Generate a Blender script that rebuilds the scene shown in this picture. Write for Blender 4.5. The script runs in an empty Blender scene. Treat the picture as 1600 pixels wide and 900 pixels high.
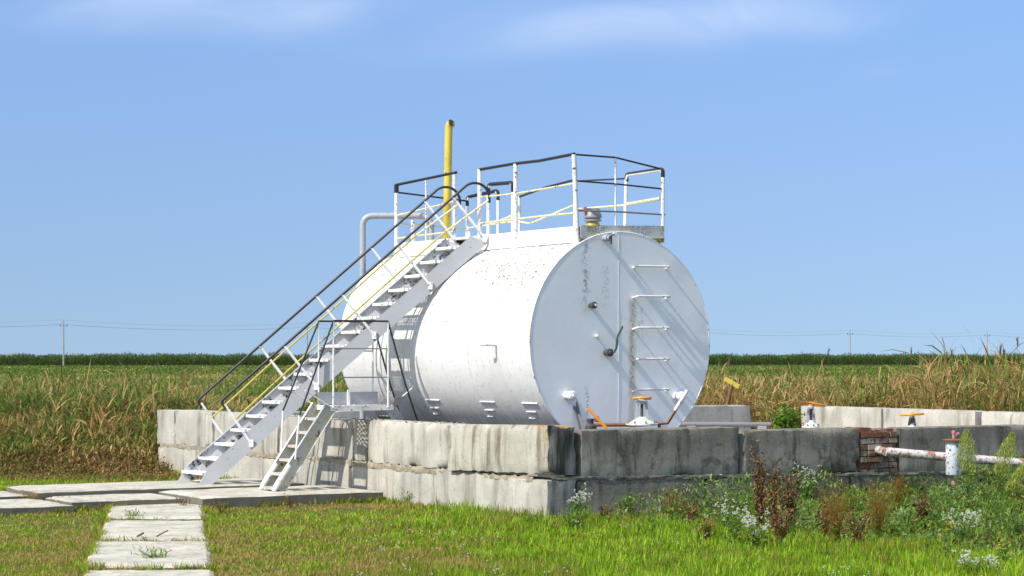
import bpy, bmesh, math, random
import numpy as np
from mathutils import Vector, Matrix, noise as mnoise
PI = math.pi
rad = math.radians
random.seed(7)
rng = np.random.default_rng(11)
S = bpy.context.scene
COL = S.collection

# ------------------------------------------------------------------ camera
EYE = 1.87
cam_d = bpy.data.cameras.new('camera')
cam = bpy.data.objects.new('camera', cam_d)
COL.objects.link(cam)
cam.location = (0, 0, EYE)
cam.rotation_euler = (rad(90), 0, 0)
cam_d.sensor_width = 36
cam_d.lens = 72
cam_d.shift_y = 110 / 1600
cam_d.clip_end = 6000
S.camera = cam

# ------------------------------------------------------------------ sky and sun
SUN_EL, SUN_AZ = 46.0, 232.4            # azimuth clockwise from +Y
w = bpy.data.worlds.new('World')
S.world = w
w.use_nodes = True
nt = w.node_tree
nt.nodes.clear()
def wn(t, **k):
    n = nt.nodes.new(t)
    for a, b in k.items(): setattr(n, a, b)
    return n
wl = nt.links.new
tc = wn('ShaderNodeTexCoord')
sep = wn('ShaderNodeSeparateXYZ'); wl(tc.outputs['Generated'], sep.inputs[0])
def wmath(op, a, b=None, c=None, clamp=False):
    n = wn('ShaderNodeMath', operation=op); n.use_clamp = clamp
    for i, v in enumerate((a, b, c)):
        if v is None: continue
        if isinstance(v, (int, float)): n.inputs[i].default_value = v
        else: wl(v, n.inputs[i])
    return n.outputs[0]
zz = wmath('MULTIPLY_ADD', sep.outputs[2], 0.85, 0.165)
cmb = wn('ShaderNodeCombineXYZ'); wl(sep.outputs[0], cmb.inputs[0]); wl(sep.outputs[1], cmb.inputs[1]); wl(zz, cmb.inputs[2])
nrm = wn('ShaderNodeVectorMath', operation='NORMALIZE'); wl(cmb.outputs[0], nrm.inputs[0])
sky = wn('ShaderNodeTexSky', sky_type='NISHITA')
sky.sun_disc = False
sky.sun_elevation = rad(SUN_EL)
sky.sun_rotation = rad(SUN_AZ)
sky.air_density = 1.0
sky.dust_density = 0.25
sky.ozone_density = 1.6
wl(nrm.outputs[0], sky.inputs[0])
tint = wn('ShaderNodeMix', data_type='RGBA', blend_type='MULTIPLY')
tint.inputs[0].default_value = 1.0
wl(sky.outputs[0], tint.inputs[6])
elr = wn('ShaderNodeValToRGB'); wl(wmath('MAXIMUM', sep.outputs[2], 0.0), elr.inputs[0])
elr.color_ramp.elements[0].position = 0.0; elr.color_ramp.elements[0].color = (.79, .77, .79, 1)
elr.color_ramp.elements[1].position = 0.18; elr.color_ramp.elements[1].color = (.905, 1.01, 1.20, 1)
e3 = elr.color_ramp.elements.new(.42); e3.color = (1.0, 1.0, 1.0, 1)
t2 = wn('ShaderNodeMix', data_type='RGBA', blend_type='MULTIPLY'); t2.inputs[0].default_value = 1.0; t2.inputs[7].default_value = (1.0, 1.0, 1.0, 1)
hi = wn('ShaderNodeMapRange'); wl(sep.outputs[2], hi.inputs[0]); hi.inputs[1].default_value = .18; hi.inputs[2].default_value = .5; hi.inputs[3].default_value = 0.0; hi.inputs[4].default_value = 1.0
wl(elr.outputs[0], t2.inputs[6])
hic = wn('ShaderNodeMix', data_type='RGBA'); wl(hi.outputs[0], hic.inputs[0]); hic.inputs[6].default_value = (1, 1, 1, 1); hic.inputs[7].default_value = (2.75, 2.15, 1.68, 1)  # sky above the view brightened and warmed, added as fill light
gain = wn('ShaderNodeVectorMath', operation='MULTIPLY'); wl(t2.outputs[2], gain.inputs[0]); wl(hic.outputs[2], gain.inputs[1])
warm = wn('ShaderNodeVectorMath', operation='MULTIPLY'); wl(gain.outputs[0], warm.inputs[0]); warm.inputs[1].default_value = (1.0, .985, .95)
wl(warm.outputs[0], tint.inputs[7])
# thin cirrus: direction-based wisps
ysafe = wmath('MAXIMUM', wmath('ABSOLUTE', sep.outputs[1]), 0.05)
az = wmath('DIVIDE', sep.outputs[0], ysafe)
el = wmath('DIVIDE', sep.outputs[2], ysafe)
cc = wn('ShaderNodeCombineXYZ'); wl(az, cc.inputs[0]); wl(el, cc.inputs[1])
mp = wn('ShaderNodeMapping'); wl(cc.outputs[0], mp.inputs[0])
mp.inputs['Rotation'].default_value = (0, 0, rad(14)); mp.inputs['Scale'].default_value = (8, 26, 1)
ns = wn('ShaderNodeTexNoise'); wl(mp.outputs[0], ns.inputs['Vector'])
ns.inputs['Scale'].default_value = 1.0; ns.inputs['Detail'].default_value = 7; ns.inputs['Roughness'].default_value = 0.55; ns.inputs['Distortion'].default_value = 0.6
fib = wmath('MULTIPLY_ADD', ns.outputs[0], 1.7, -0.42, clamp=True)
tot = None
for (ca, ce, sa, se, amp) in ((-0.185, .172, .05, .011, .95), (-0.105, .170, .05, .011, .8), (0.045, .166, .085, .014, .8), (0.112, .165, .035, .011, .7), (0.16, .163, .03, .008, .3), (0.18, .14, .012, .005, .18), (-0.3, .2, .1, .02, .5), (.25, .21, .15, .02, .5)):
    a1 = wmath('POWER', wmath('ABSOLUTE', wmath('DIVIDE', wmath('SUBTRACT', az, ca), sa)), 2)
    slope = wmath('MULTIPLY_ADD', wmath('SUBTRACT', az, ca), 0.10, ce)
    e1 = wmath('POWER', wmath('ABSOLUTE', wmath('DIVIDE', wmath('SUBTRACT', el, slope), se)), 2)
    g = wmath('MULTIPLY', wmath('EXPONENT', wmath('MULTIPLY', wmath('ADD', a1, e1), -1.0)), amp)
    tot = g if tot is None else wmath('ADD', tot, g)
cl = wmath('MULTIPLY', wmath('MULTIPLY', tot, fib), 0.55, clamp=True)
mixc = wn('ShaderNodeMix', data_type='RGBA')
wl(cl, mixc.inputs[0]); wl(tint.outputs[2], mixc.inputs[6]); mixc.inputs[7].default_value = (5.6, 6.0, 6.8, 1)
bg = wn('ShaderNodeBackground'); bg.inputs['Strength'].default_value = 0.125
wl(mixc.outputs[2], bg.inputs[0])
out = wn('ShaderNodeOutputWorld'); wl(bg.outputs[0], out.inputs[0])

sun_d = bpy.data.lights.new('sun', 'SUN')
sun_d.energy = 3.95
sun_d.angle = rad(0.53)
sun_d.color = (1.0, 0.955, 0.88)
sun = bpy.data.objects.new('sun', sun_d); COL.objects.link(sun)
sd = Vector((math.sin(rad(SUN_AZ)) * math.cos(rad(SUN_EL)), math.cos(rad(SUN_AZ)) * math.cos(rad(SUN_EL)), math.sin(rad(SUN_EL))))
sun.rotation_euler = sd.to_track_quat('Z', 'Y').to_euler()
sun.location = (-20, -10, 30)

S.view_settings.view_transform = 'Standard'
S.view_settings.look = 'None'
S.view_settings.exposure = 0.5
S.view_settings.gamma = 1.0
S.view_settings.use_curve_mapping = False
S.render.resolution_x, S.render.resolution_y = 1024, 576
S.cycles.max_bounces = 6
S.cycles.transparent_max_bounces = 4

# ------------------------------------------------------------------ node material helper
class NM:
    def __init__(s, name):
        s.m = bpy.data.materials.new(name); s.m.use_nodes = True
        s.t = s.m.node_tree; s.t.nodes.clear()
        s.tc = s.n('ShaderNodeTexCoord')
        s.oi = s.n('ShaderNodeObjectInfo')
        s.o = s.n('ShaderNodeOutputMaterial')
    def n(s, t, **k):
        n = s.t.nodes.new(t)
        for a, b in k.items(): setattr(n, a, b)
        return n
    def l(s, a, b): s.t.links.new(a, b)
    def put(s, v, sock):
        if isinstance(v, (int, float)): sock.default_value = v
        elif isinstance(v, tuple): sock.default_value = v if len(v) == len(sock.default_value) else tuple(v) + (1,)
        else: s.l(v, sock)
    def math(s, op, a, b=None, c=None, clamp=False):
        n = s.n('ShaderNodeMath', operation=op); n.use_clamp = clamp
        for i, v in enumerate((a, b, c)):
            if v is not None: s.put(v, n.inputs[i])
        return n.outputs[0]
    def coords(s, kind='Object', rnd=0.0, scale=(1, 1, 1)):
        src = s.tc.outputs[kind] if kind != 'Position' else s.n('ShaderNodeNewGeometry').outputs['Position']
        m = s.n('ShaderNodeMapping'); s.l(src, m.inputs[0]); m.inputs['Scale'].default_value = scale
        if rnd:
            v = s.n('ShaderNodeVectorMath', operation='SCALE'); v.inputs[0].default_value = (1, .7, .43)
            s.l(s.math('MULTIPLY', s.oi.outputs['Random'], rnd), v.inputs[3]); s.l(v.outputs[0], m.inputs['Location'])
        return m.outputs[0]
    def noise(s, vec, scale, detail=4, rough=.55, dist=0.0):
        n = s.n('ShaderNodeTexNoise'); s.l(vec, n.inputs['Vector'])
        n.inputs['Scale'].default_value = scale; n.inputs['Detail'].default_value = detail
        n.inputs['Roughness'].default_value = rough; n.inputs['Distortion'].default_value = dist
        return n.outputs[0]
    def ramp(s, f, lo, hi):
        n = s.n('ShaderNodeMapRange'); n.interpolation_type = 'SMOOTHSTEP'
        s.put(f, n.inputs[0]); n.inputs[1].default_value = lo; n.inputs[2].default_value = hi
        return n.outputs[0]
    def mix(s, f, a, b, mode='MIX'):
        n = s.n('ShaderNodeMix', data_type='RGBA', blend_type=mode)
        s.put(f, n.inputs[0]); s.put(a, n.inputs[6]); s.put(b, n.inputs[7])
        return n.outputs[2]
    def cramp(s, f, stops):
        n = s.n('ShaderNodeValToRGB'); e = n.color_ramp.elements
        while len(e) < len(stops): e.new(.5)
        for i, (p, c) in enumerate(stops): e[i].position = p; e[i].color = tuple(c) + (1,)
        s.put(f, n.inputs[0]); return n.outputs[0]
    def xyz(s, vec):
        n = s.n('ShaderNodeSeparateXYZ'); s.l(vec, n.inputs[0]); return n.outputs
    def n_z(s): return s.xyz(s.tc.outputs['Normal'])[2]
    def bump(s, h, strength=.3, dist=.01):
        n = s.n('ShaderNodeBump'); n.inputs['Strength'].default_value = strength; n.inputs['Distance'].default_value = dist
        s.put(h, n.inputs['Height']); return n.outputs[0]
    def fin(s, col, rough=.6, normal=None, metal=0.0, spec=.5):
        b = s.n('ShaderNodeBsdfPrincipled'); s.put(col, b.inputs['Base Color']); s.put(rough, b.inputs['Roughness'])
        s.put(metal, b.inputs['Metallic']); b.inputs['Specular IOR Level'].default_value = spec
        if normal is not None: s.l(normal, b.inputs['Normal'])
        s.l(b.outputs[0], s.o.inputs[0]); s.b = b
        return s.m

def paint(name, base, chip=.0, rust=(.12, .045, .015), lichen=0.0, rough=.45, chipscale=28, grime=.25, dark=(.03, .028, .025)):
    k = NM(name); v = k.coords('Object', 30)
    n1 = k.noise(v, 2.2, 5)
    c = k.mix(k.math('MULTIPLY', k.ramp(n1, .42, .75), grime), base, tuple(x * y for x, y in zip(base, (.62, .58, .5))))
    if lichen:
        f = k.math('MULTIPLY', k.ramp(k.noise(v, 5, 4), .60 - .16 * lichen, .66), k.ramp(k.noise(v, 70, 3), .48, .56))
        c = k.mix(f, c, (.42, .31, .04))
    h = k.noise(v, 90, 3)
    if chip:
        f = k.math('MULTIPLY', k.ramp(k.noise(v, chipscale, 5, .65), .70 - .2 * chip, .74 - .2 * chip), k.ramp(k.noise(v, 3.1, 3), .42, .58))
        c = k.mix(f, c, k.mix(k.ramp(k.noise(v, 12), .4, .6), rust, dark))
    return k.fin(c, rough, k.bump(h, .12, .004))

M = {}
WHITE = (.70, .695, .67)
M['white'] = paint('white_paint', (.76, .76, .745), .45, lichen=.0)
M['white_worn'] = paint('worn_white_paint', (.78, .77, .75), .62, lichen=.25)
M['step'] = paint('grey_white_step_paint', (.70, .70, .69), .42, lichen=.0, chipscale=14, dark=(.02, .02, .02), rust=(.05, .045, .04))
M['string'] = paint('light_grey_stringer', (.40, .41, .425), .30, dark=(.05, .05, .05), rust=(.12, .11, .10))  # stringer greys, here and below, are darker than the treads
M['speck'] = paint('speckled_stringer', (.46, .465, .47), .85, chipscale=18, dark=(.02, .02, .02), rust=(.06, .05, .04))
M['stile'] = paint('stained_white_step_paint', (.46, .445, .39), .6, rust=(.32, .17, .04), lichen=.3, chipscale=14, grime=.6)
M['grey'] = paint('pale_grey_paint', (.36, .37, .39), .45)
M['lichen_plate'] = paint('lichen_speckled_paint', (.66, .66, .64), .95, lichen=.6, chipscale=60, dark=(.12, .12, .12), rust=(.14, .13, .11))
M['moss'] = paint('yellow_moss', (.34, .27, .04), .8, dark=(.06, .05, .02))
M['yellow'] = paint('yellow_paint', (.62, .48, .07), .5, grime=.45)
M['yellow_worn'] = paint('worn_yellow_rail_paint', (.66, .60, .36), .6, dark=(.2, .15, .08))
M['yellow_rail'] = paint('yellow_rail_paint', (.50, .41, .09), .6)
M['black'] = paint('black_paint', (.016, .016, .018), .22, rust=(.10, .09, .08), dark=(.2, .2, .19), rough=.45)
M['orange'] = paint('orange_rust_paint', (.72, .29, .035), .4, grime=.5)
M['dark'] = paint('dark_metal', (.07, .068, .065), .5, rust=(.12, .06, .03))
M['iron'] = paint('grey_iron', (.2, .2, .2), .5)
M['pink'] = paint('pink_faded_paint', (.5, .2, .2), .5)
M['alu'] = paint('silver_paint', (.38, .39, .41), .4, rough=.35)
M['green_cable'] = paint('dark_green_sleeve', (.03, .07, .05), .3)
M['rust'] = paint('brown_rust', (.20, .085, .03), .4, grime=.8)

def rusty_pipe():
    k = NM('rusty_white_pipe_paint'); v = k.coords('Object', 0, (1, 1, 1))
    a = k.noise(v, 7, 6, .65); b = k.noise(v, 30, 4)
    c = k.mix(k.ramp(a, .50, .56), (.58, .53, .50), (.34, .19, .11))
    c = k.mix(k.math('MULTIPLY', k.ramp(b, .56, .62), .85), c, (.10, .05, .03))
    return k.fin(c, .6, k.bump(b, .3, .004))
M['rusty_pipe'] = rusty_pipe()
def chipped():
    k = NM('chipped_bluish_white_paint'); v = k.coords('Object')
    vo = k.n('ShaderNodeTexVoronoi', feature='DISTANCE_TO_EDGE'); k.l(v, vo.inputs['Vector']); vo.inputs['Scale'].default_value = 26
    a = k.noise(v, 22, 5, .7)
    f = k.math('MAXIMUM', k.ramp(a, .57, .60), k.math('MULTIPLY', k.math('SUBTRACT', 1.0, k.ramp(vo.outputs[0], .01, .05)), k.ramp(k.noise(v, 6), .45, .6)))
    return k.fin(k.mix(f, (.66, .69, .74), (.06, .04, .035)), .55)
M['chipped'] = chipped()

# tank shell: white paint, lichen towards the crown and the front, fine dark specks
def tank_shell():
    k = NM('tank_white_paint'); v = k.coords('Object'); x = k.xyz(v)
    z = k.ramp(x[2], .1, 1.0)
    frt = k.math('SUBTRACT', 1.0, k.ramp(x[1], .2, 3.0))
    c = WHITE
    g = k.noise(k.coords('Object', 0, (1, 1, .35)), 2.0, 6)
    c = k.mix(k.math('MULTIPLY', k.ramp(g, .45, .70), .45), c, (.52, .49, .42))
    for sy in (1.5, 3.4):
        dd = k.math('ABSOLUTE', k.math('SUBTRACT', x[1], sy)); c = k.mix(k.math('MULTIPLY', k.math('SUBTRACT', 1.0, k.ramp(dd, .012, .035)), k.math('MULTIPLY', k.ramp(k.noise(v, 13, 4), .38, .60), .6)), c, (.40, .37, .32))
    ru = k.math('MULTIPLY', k.ramp(k.noise(k.coords('Object', 0, (1, 6, .45)), 3.5, 5, .6), .58, .70), k.ramp(k.noise(v, 1.5, 3), .45, .62))
    c = k.mix(k.math('MULTIPLY', ru, .5), c, (.45, .38, .26))
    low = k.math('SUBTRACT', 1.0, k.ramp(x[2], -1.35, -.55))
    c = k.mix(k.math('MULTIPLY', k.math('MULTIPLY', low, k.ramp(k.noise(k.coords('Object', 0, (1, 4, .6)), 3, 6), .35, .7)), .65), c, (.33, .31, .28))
    f = k.math('MULTIPLY', k.math('MULTIPLY', k.ramp(k.noise(v, 3, 5), .34, .56), k.ramp(k.noise(v, 23, 4, .6), .55, .585)), k.math('MULTIPLY', z, k.math('MULTIPLY_ADD', frt, .9, .35)), clamp=True)
    c = k.mix(f, c, k.mix(k.ramp(k.noise(v, 8), .4, .6), (.30, .21, .03), (.15, .14, .09)))
    f2 = k.math('MULTIPLY', k.ramp(k.noise(v, 19, 2), .62, .64), k.math('MULTIPLY_ADD', z, .75, .2))
    c = k.mix(f2, c, (.10, .09, .07))
    edge = k.math('MULTIPLY', k.ramp(k.math('ADD', x[2], k.math('MULTIPLY', k.noise(v, 9), .2)), 1.36, 1.44), .8)
    c = k.mix(k.math('MULTIPLY', edge, k.ramp(k.noise(v, 30), .46, .56)), c, (.45, .33, .04))
    bh = k.math('ADD', k.math('MULTIPLY', k.noise(v, 1.6, 3), 5), k.noise(v, 60, 3))
    return k.fin(c, .42, k.bump(bh, .32, .01))
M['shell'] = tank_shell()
def tank_end():
    k = NM('tank_end_paint'); v = k.coords('Object'); x = k.xyz(v)
    c = k.mix(k.math('MULTIPLY', k.ramp(k.noise(v, 2.4, 6), .4, .75), .3), (.90, .89, .87), (.74, .73, .70))
    wob = k.math('MULTIPLY', k.math('SUBTRACT', k.noise(k.coords('Object', 0, (1, 1, .5)), 9, 4), .5), .12)
    def streak(bx, wd, z0, z1, col, amt, brk=None):
        nonlocal c
        d = k.math('ABSOLUTE', k.math('SUBTRACT', k.math('ADD', x[0], wob), bx))
        f = k.math('SUBTRACT', 1.0, k.ramp(d, wd * .2, wd))
        f = k.math('MULTIPLY', f, k.math('MULTIPLY', k.ramp(x[2], z0, z0 + .5), k.math('SUBTRACT', 1.0, k.ramp(x[2], z1 - .06, z1))))
        if brk: f = k.math('MULTIPLY', f, k.ramp(k.noise(v, brk, 4, .65), .48, .56))
        c = k.mix(k.math('MULTIPLY', f, amt), c, col)
    streak(.155, .085, -1.45, .56, (.50, .42, .27), .55)
    streak(.16, .05, -.9, .52, (.28, .20, .10), .7, 26)
    streak(.27, .10, -.2, .50, (.35, .28, .18), .35, 14)
    streak(-.565, .03, .3, 1.30, (.13, .12, .10), .9, 24)
    streak(-.565, .10, .2, 1.30, (.45, .44, .42), .5, 12)
    streak(-.545, .028, -1.3, -.55, (.25, .14, .07), .8, 26)
    streak(-.26, .09, .2, 1.0, (.5, .48, .43), .5, 22)
    f2 = k.ramp(k.noise(v, 42, 3), .70, .72)
    c = k.mix(k.math('MULTIPLY', f2, .7), c, (.16, .13, .10))
    bh = k.math('ADD', k.math('MULTIPLY', k.noise(v, 1.3, 3), 6), k.math('MULTIPLY', k.noise(k.coords('Object', 0, (1, 1, .6)), 46, 5, .7), .8))
    return k.fin(c, .5, k.bump(bh, .16, .007))
M['end'] = tank_end()

def concrete(name, base, stain, streak=.6, moss=0.0, pits=1.0, lich=False, sc=1.0, dark_end=None, side_shade_dirt=0, mottle=0):
    k = NM(name); v = k.coords('Object', 40); x = k.xyz(k.tc.outputs['Object'])
    c = k.mix(k.ramp(k.noise(v, 1.7 * sc, 6, .6), .3, .7), base, tuple(a * .74 for a in base))
    vs = k.coords('Object', 40, (1, 1, .12))
    st = k.math('MULTIPLY', k.ramp(k.noise(vs, 7, 5, .6), .50, .66), k.ramp(k.noise(v, 2.1, 3), .25, .6))
    c = k.mix(k.math('MULTIPLY', st, streak), c, stain)
    st2 = k.ramp(k.noise(vs, 3, 4, .6), .52, .70)
    c = k.mix(k.math('MULTIPLY', st2, streak * .7), c, stain)
    c = k.mix(k.math('MULTIPLY', k.ramp(k.noise(v, 16, 5, .7), .52, .75), .35), c, tuple(a * .5 for a in base))
    if moss: c = k.mix(k.math('MULTIPLY', k.ramp(k.noise(v, 5, 5, .7), .5, .62), moss), c, (.16, .15, .07))
    if lich:
        wob = k.math('SUBTRACT', k.noise(k.coords('Object', 0, (1, 1, .3)), 7, 4), .5)
        d = k.math('ADD', k.math('SUBTRACT', -.94, x[1]), k.math('MULTIPLY', wob, .55))
        f = k.math('MULTIPLY', k.ramp(d, -.08, .10), k.ramp(k.math('ADD', x[2], k.math('MULTIPLY', k.noise(vs, 9), .45)), .15, .45))
        f = k.math('MULTIPLY', f, k.ramp(k.noise(v, 26, 5, .7), .38, .56))
        c = k.mix(k.math('MULTIPLY', f, .9), c, k.mix(k.ramp(k.noise(v, 30), .4, .6), (.40, .24, .03), (.24, .17, .06)))
        f = k.math('MULTIPLY', k.ramp(x[2], .262, .285), k.ramp(k.noise(v, 14, 4), .40, .50))
        c = k.mix(k.math('MULTIPLY', f, k.math('SUBTRACT', 1.0, k.ramp(x[1], -.95, -.45))), c, (.38, .25, .04))
    if mottle:
        mm = k.math('MULTIPLY', k.ramp(k.noise(v, 5, 8, .75), .46, .60), k.ramp(k.noise(k.coords('Object', 40, (1, 1, .5)), 1.6, 3), .38, .55))
        up_ = k.ramp(k.math('ADD', x[2], k.math('MULTIPLY', k.noise(vs, 5, 4), .5)), .12, .50)
        c = k.mix(k.math('MULTIPLY', k.math('MAXIMUM', mm, k.math('MULTIPLY', up_, .75)), mottle), c, stain)
        c = k.mix(k.math('MULTIPLY', k.ramp(k.noise(v, 40, 4, .7), .56, .66), .5), c, (.42, .40, .35))
    pit = k.ramp(k.noise(v, 34, 2), .62, .72)
    c = k.mix(k.math('MULTIPLY', pit, .55), c, tuple(a * .35 for a in base))
    if dark_end is not None:  # end face past this line is coloured darker, with streaks
        f = k.ramp(k.math('SUBTRACT', dark_end, x[1]), -.004, .004)
        dk = k.mix(k.ramp(k.noise(vs, 6, 5), .42, .62), (.26, .255, .235), (.05, .048, .04))
        c = k.mix(f, c, dk)
    if side_shade_dirt:  # shade of the slab's sides put into the colour, along with soil grime
        c = k.mix(k.math('MULTIPLY', k.math('SUBTRACT', 1.0, k.ramp(k.math('ADD', k.n_z(), k.math('MULTIPLY', k.noise(v, 8), .3)), .45, .75)), side_shade_dirt), c, (.13, .12, .095))
    bh = k.math('ADD', k.math('MULTIPLY', k.noise(v, 120, 4, .7), .5), k.math('SUBTRACT', k.noise(v, 9, 6, .6), k.math('MULTIPLY', pit, .6)))
    return k.fin(c, .95, k.bump(bh, .55 * pits, .012), spec=.15)
M['conc_l'] = concrete('sun_bleached_concrete', (.50, .475, .405), (.19, .17, .13), .8)
M['conc_c'] = concrete('lichened_corner_concrete', (.48, .45, .37), (.15, .13, .09), .9, lich=True, dark_end=-1.085)
M['conc_e'] = concrete('dark_end_concrete', (.50, .475, .405), (.20, .18, .14), .7, dark_end=-1.285)
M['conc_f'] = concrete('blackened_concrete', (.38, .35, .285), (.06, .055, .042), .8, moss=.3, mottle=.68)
M['conc_b'] = concrete('grey_concrete', (.42, .40, .36), (.22, .20, .17), .6)
M['slab'] = concrete('slab_concrete', (.56, .525, .44), (.30, .25, .18), .55, moss=.3, side_shade_dirt=.9, sc=1.4)
M['mortar'] = concrete('crumbling_mortar', (.38, .33, .24), (.12, .10, .07), .6, moss=.3, sc=4)
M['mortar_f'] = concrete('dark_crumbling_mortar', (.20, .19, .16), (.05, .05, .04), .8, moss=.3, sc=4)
def brick():
    k = NM('old_brick'); v = k.coords('Object'); r = k.oi.outputs['Random']
    a = k.n('ShaderNodeAttribute'); a.attribute_name = 'rnd'
    c = k.cramp(a.outputs['Fac'], [(0, (.20, .075, .04)), (.35, (.26, .11, .065)), (.5, (.16, .13, .10)), (.75, (.36, .32, .25)), (1, (.30, .15, .09))])
    c = k.mix(k.ramp(k.noise(v, 12, 5, .7), .5, .62), c, (.09, .08, .065))
    c = k.mix(k.math('MULTIPLY', k.ramp(k.noise(v, 9, 4), .52, .62), .7), c, (.34, .31, .25))
    return k.fin(c, .95, k.bump(k.noise(v, 40, 6, .7), .8, .02), spec=.2)
M['brick'] = brick()

def leafmat(name, stops, trans=.35, rough=.7):
    k = NM(name)
    a = k.n('ShaderNodeAttribute'); a.attribute_name = 'rnd'
    c = k.cramp(a.outputs['Fac'], stops)
    b = k.n('ShaderNodeBsdfPrincipled'); k.l(c, b.inputs['Base Color']); b.inputs['Roughness'].default_value = rough; b.inputs['Specular IOR Level'].default_value = .12
    t = k.n('ShaderNodeBsdfTranslucent'); k.l(c, t.inputs[0])
    m = k.n('ShaderNodeMixShader'); m.inputs[0].default_value = trans
    k.l(b.outputs[0], m.inputs[1]); k.l(t.outputs[0], m.inputs[2]); k.l(m.outputs[0], k.o.inputs[0])
    return k.m
# lawn ramp: 0 straw ... .5 olive ... 1 fresh green
M['lawn'] = leafmat('lawn_blades', [(0, (.38, .27, .12)), (.2, (.46, .37, .09)), (.38, (.24, .26, .03)), (.56, (.11, .22, .006)), (.82, (.25, .44, .012)), (1, (.46, .62, .06))], .45)
M['crop'] = leafmat('field_leaves', [(0, (.44, .31, .12)), (.25, (.38, .30, .11)), (.5, (.15, .19, .045)), (.75, (.09, .15, .02)), (1, (.15, .24, .03))], .35)
M['reed'] = leafmat('reed_leaves', [(0, (.10, .06, .03)), (.2, (.30, .18, .06)), (.45, (.52, .38, .15)), (.6, (.24, .23, .06)), (.8, (.08, .14, .025)), (1, (.16, .25, .04))], .35)
M['corn'] = leafmat('corn_leaves', [(0, (.035, .06, .018)), (.6, (.08, .13, .03)), (1, (.15, .20, .05))], .3)
M['weed'] = leafmat('weed_leaves', [(0, (.06, .11, .02)), (.5, (.14, .25, .03)), (1, (.30, .44, .08))], .45)
M['weed_grey'] = leafmat('grey_green_leaves', [(0, (.07, .12, .03)), (.5, (.16, .25, .07)), (1, (.33, .42, .17))], .35)
M['brown'] = leafmat('dead_brown_leaves', [(0, (.05, .028, .014)), (.5, (.15, .08, .035)), (1, (.28, .16, .06))], .15)
M['ochre'] = leafmat('dead_ochre_seed', [(0, (.10, .05, .015)), (.5, (.26, .125, .025)), (1, (.40, .24, .06))], .3)
M['plume'] = leafmat('yellow_green_plume', [(0, (.20, .27, .04)), (.5, (.42, .48, .09)), (1, (.62, .62, .22))], .5)
M['petal'] = leafmat('white_petals', [(0, (.78, .77, .68)), (1, (.88, .87, .80))], .35)
M['petal_y'] = leafmat('yellow_petals', [(0, (.65, .48, .03)), (1, (.8, .62, .05))], .2)
M['stem'] = leafmat('green_stem', [(0, (.08, .12, .03)), (1, (.16, .2, .06))], .1)

def ground_mat():
    k = NM('soil_and_field'); p = k.coords('Position'); x = k.xyz(p)
    near = k.mix(k.ramp(k.noise(p, .8, 6), .4, .65), (.08, .085, .022), (.11, .085, .04))
    near = k.mix(k.math('MULTIPLY', k.ramp(k.noise(p, 14, 6, .7), .45, .7), .7), near, (.06, .055, .022))
    far = k.mix(k.ramp(k.noise(p, .06, 7, .7), .4, .6), (.085, .12, .035), (.15, .15, .055))
    far = k.mix(k.math('MULTIPLY', k.ramp(k.noise(p, 1.3, 6, .7), .4, .7), .6), far, (.045, .07, .02))
    c = k.mix(k.ramp(x[1], 30, 60), near, far)
    return k.fin(c, 1.0, k.bump(k.noise(p, 9, 6), .8, .05), spec=.1)
M['ground'] = ground_mat()

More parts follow.
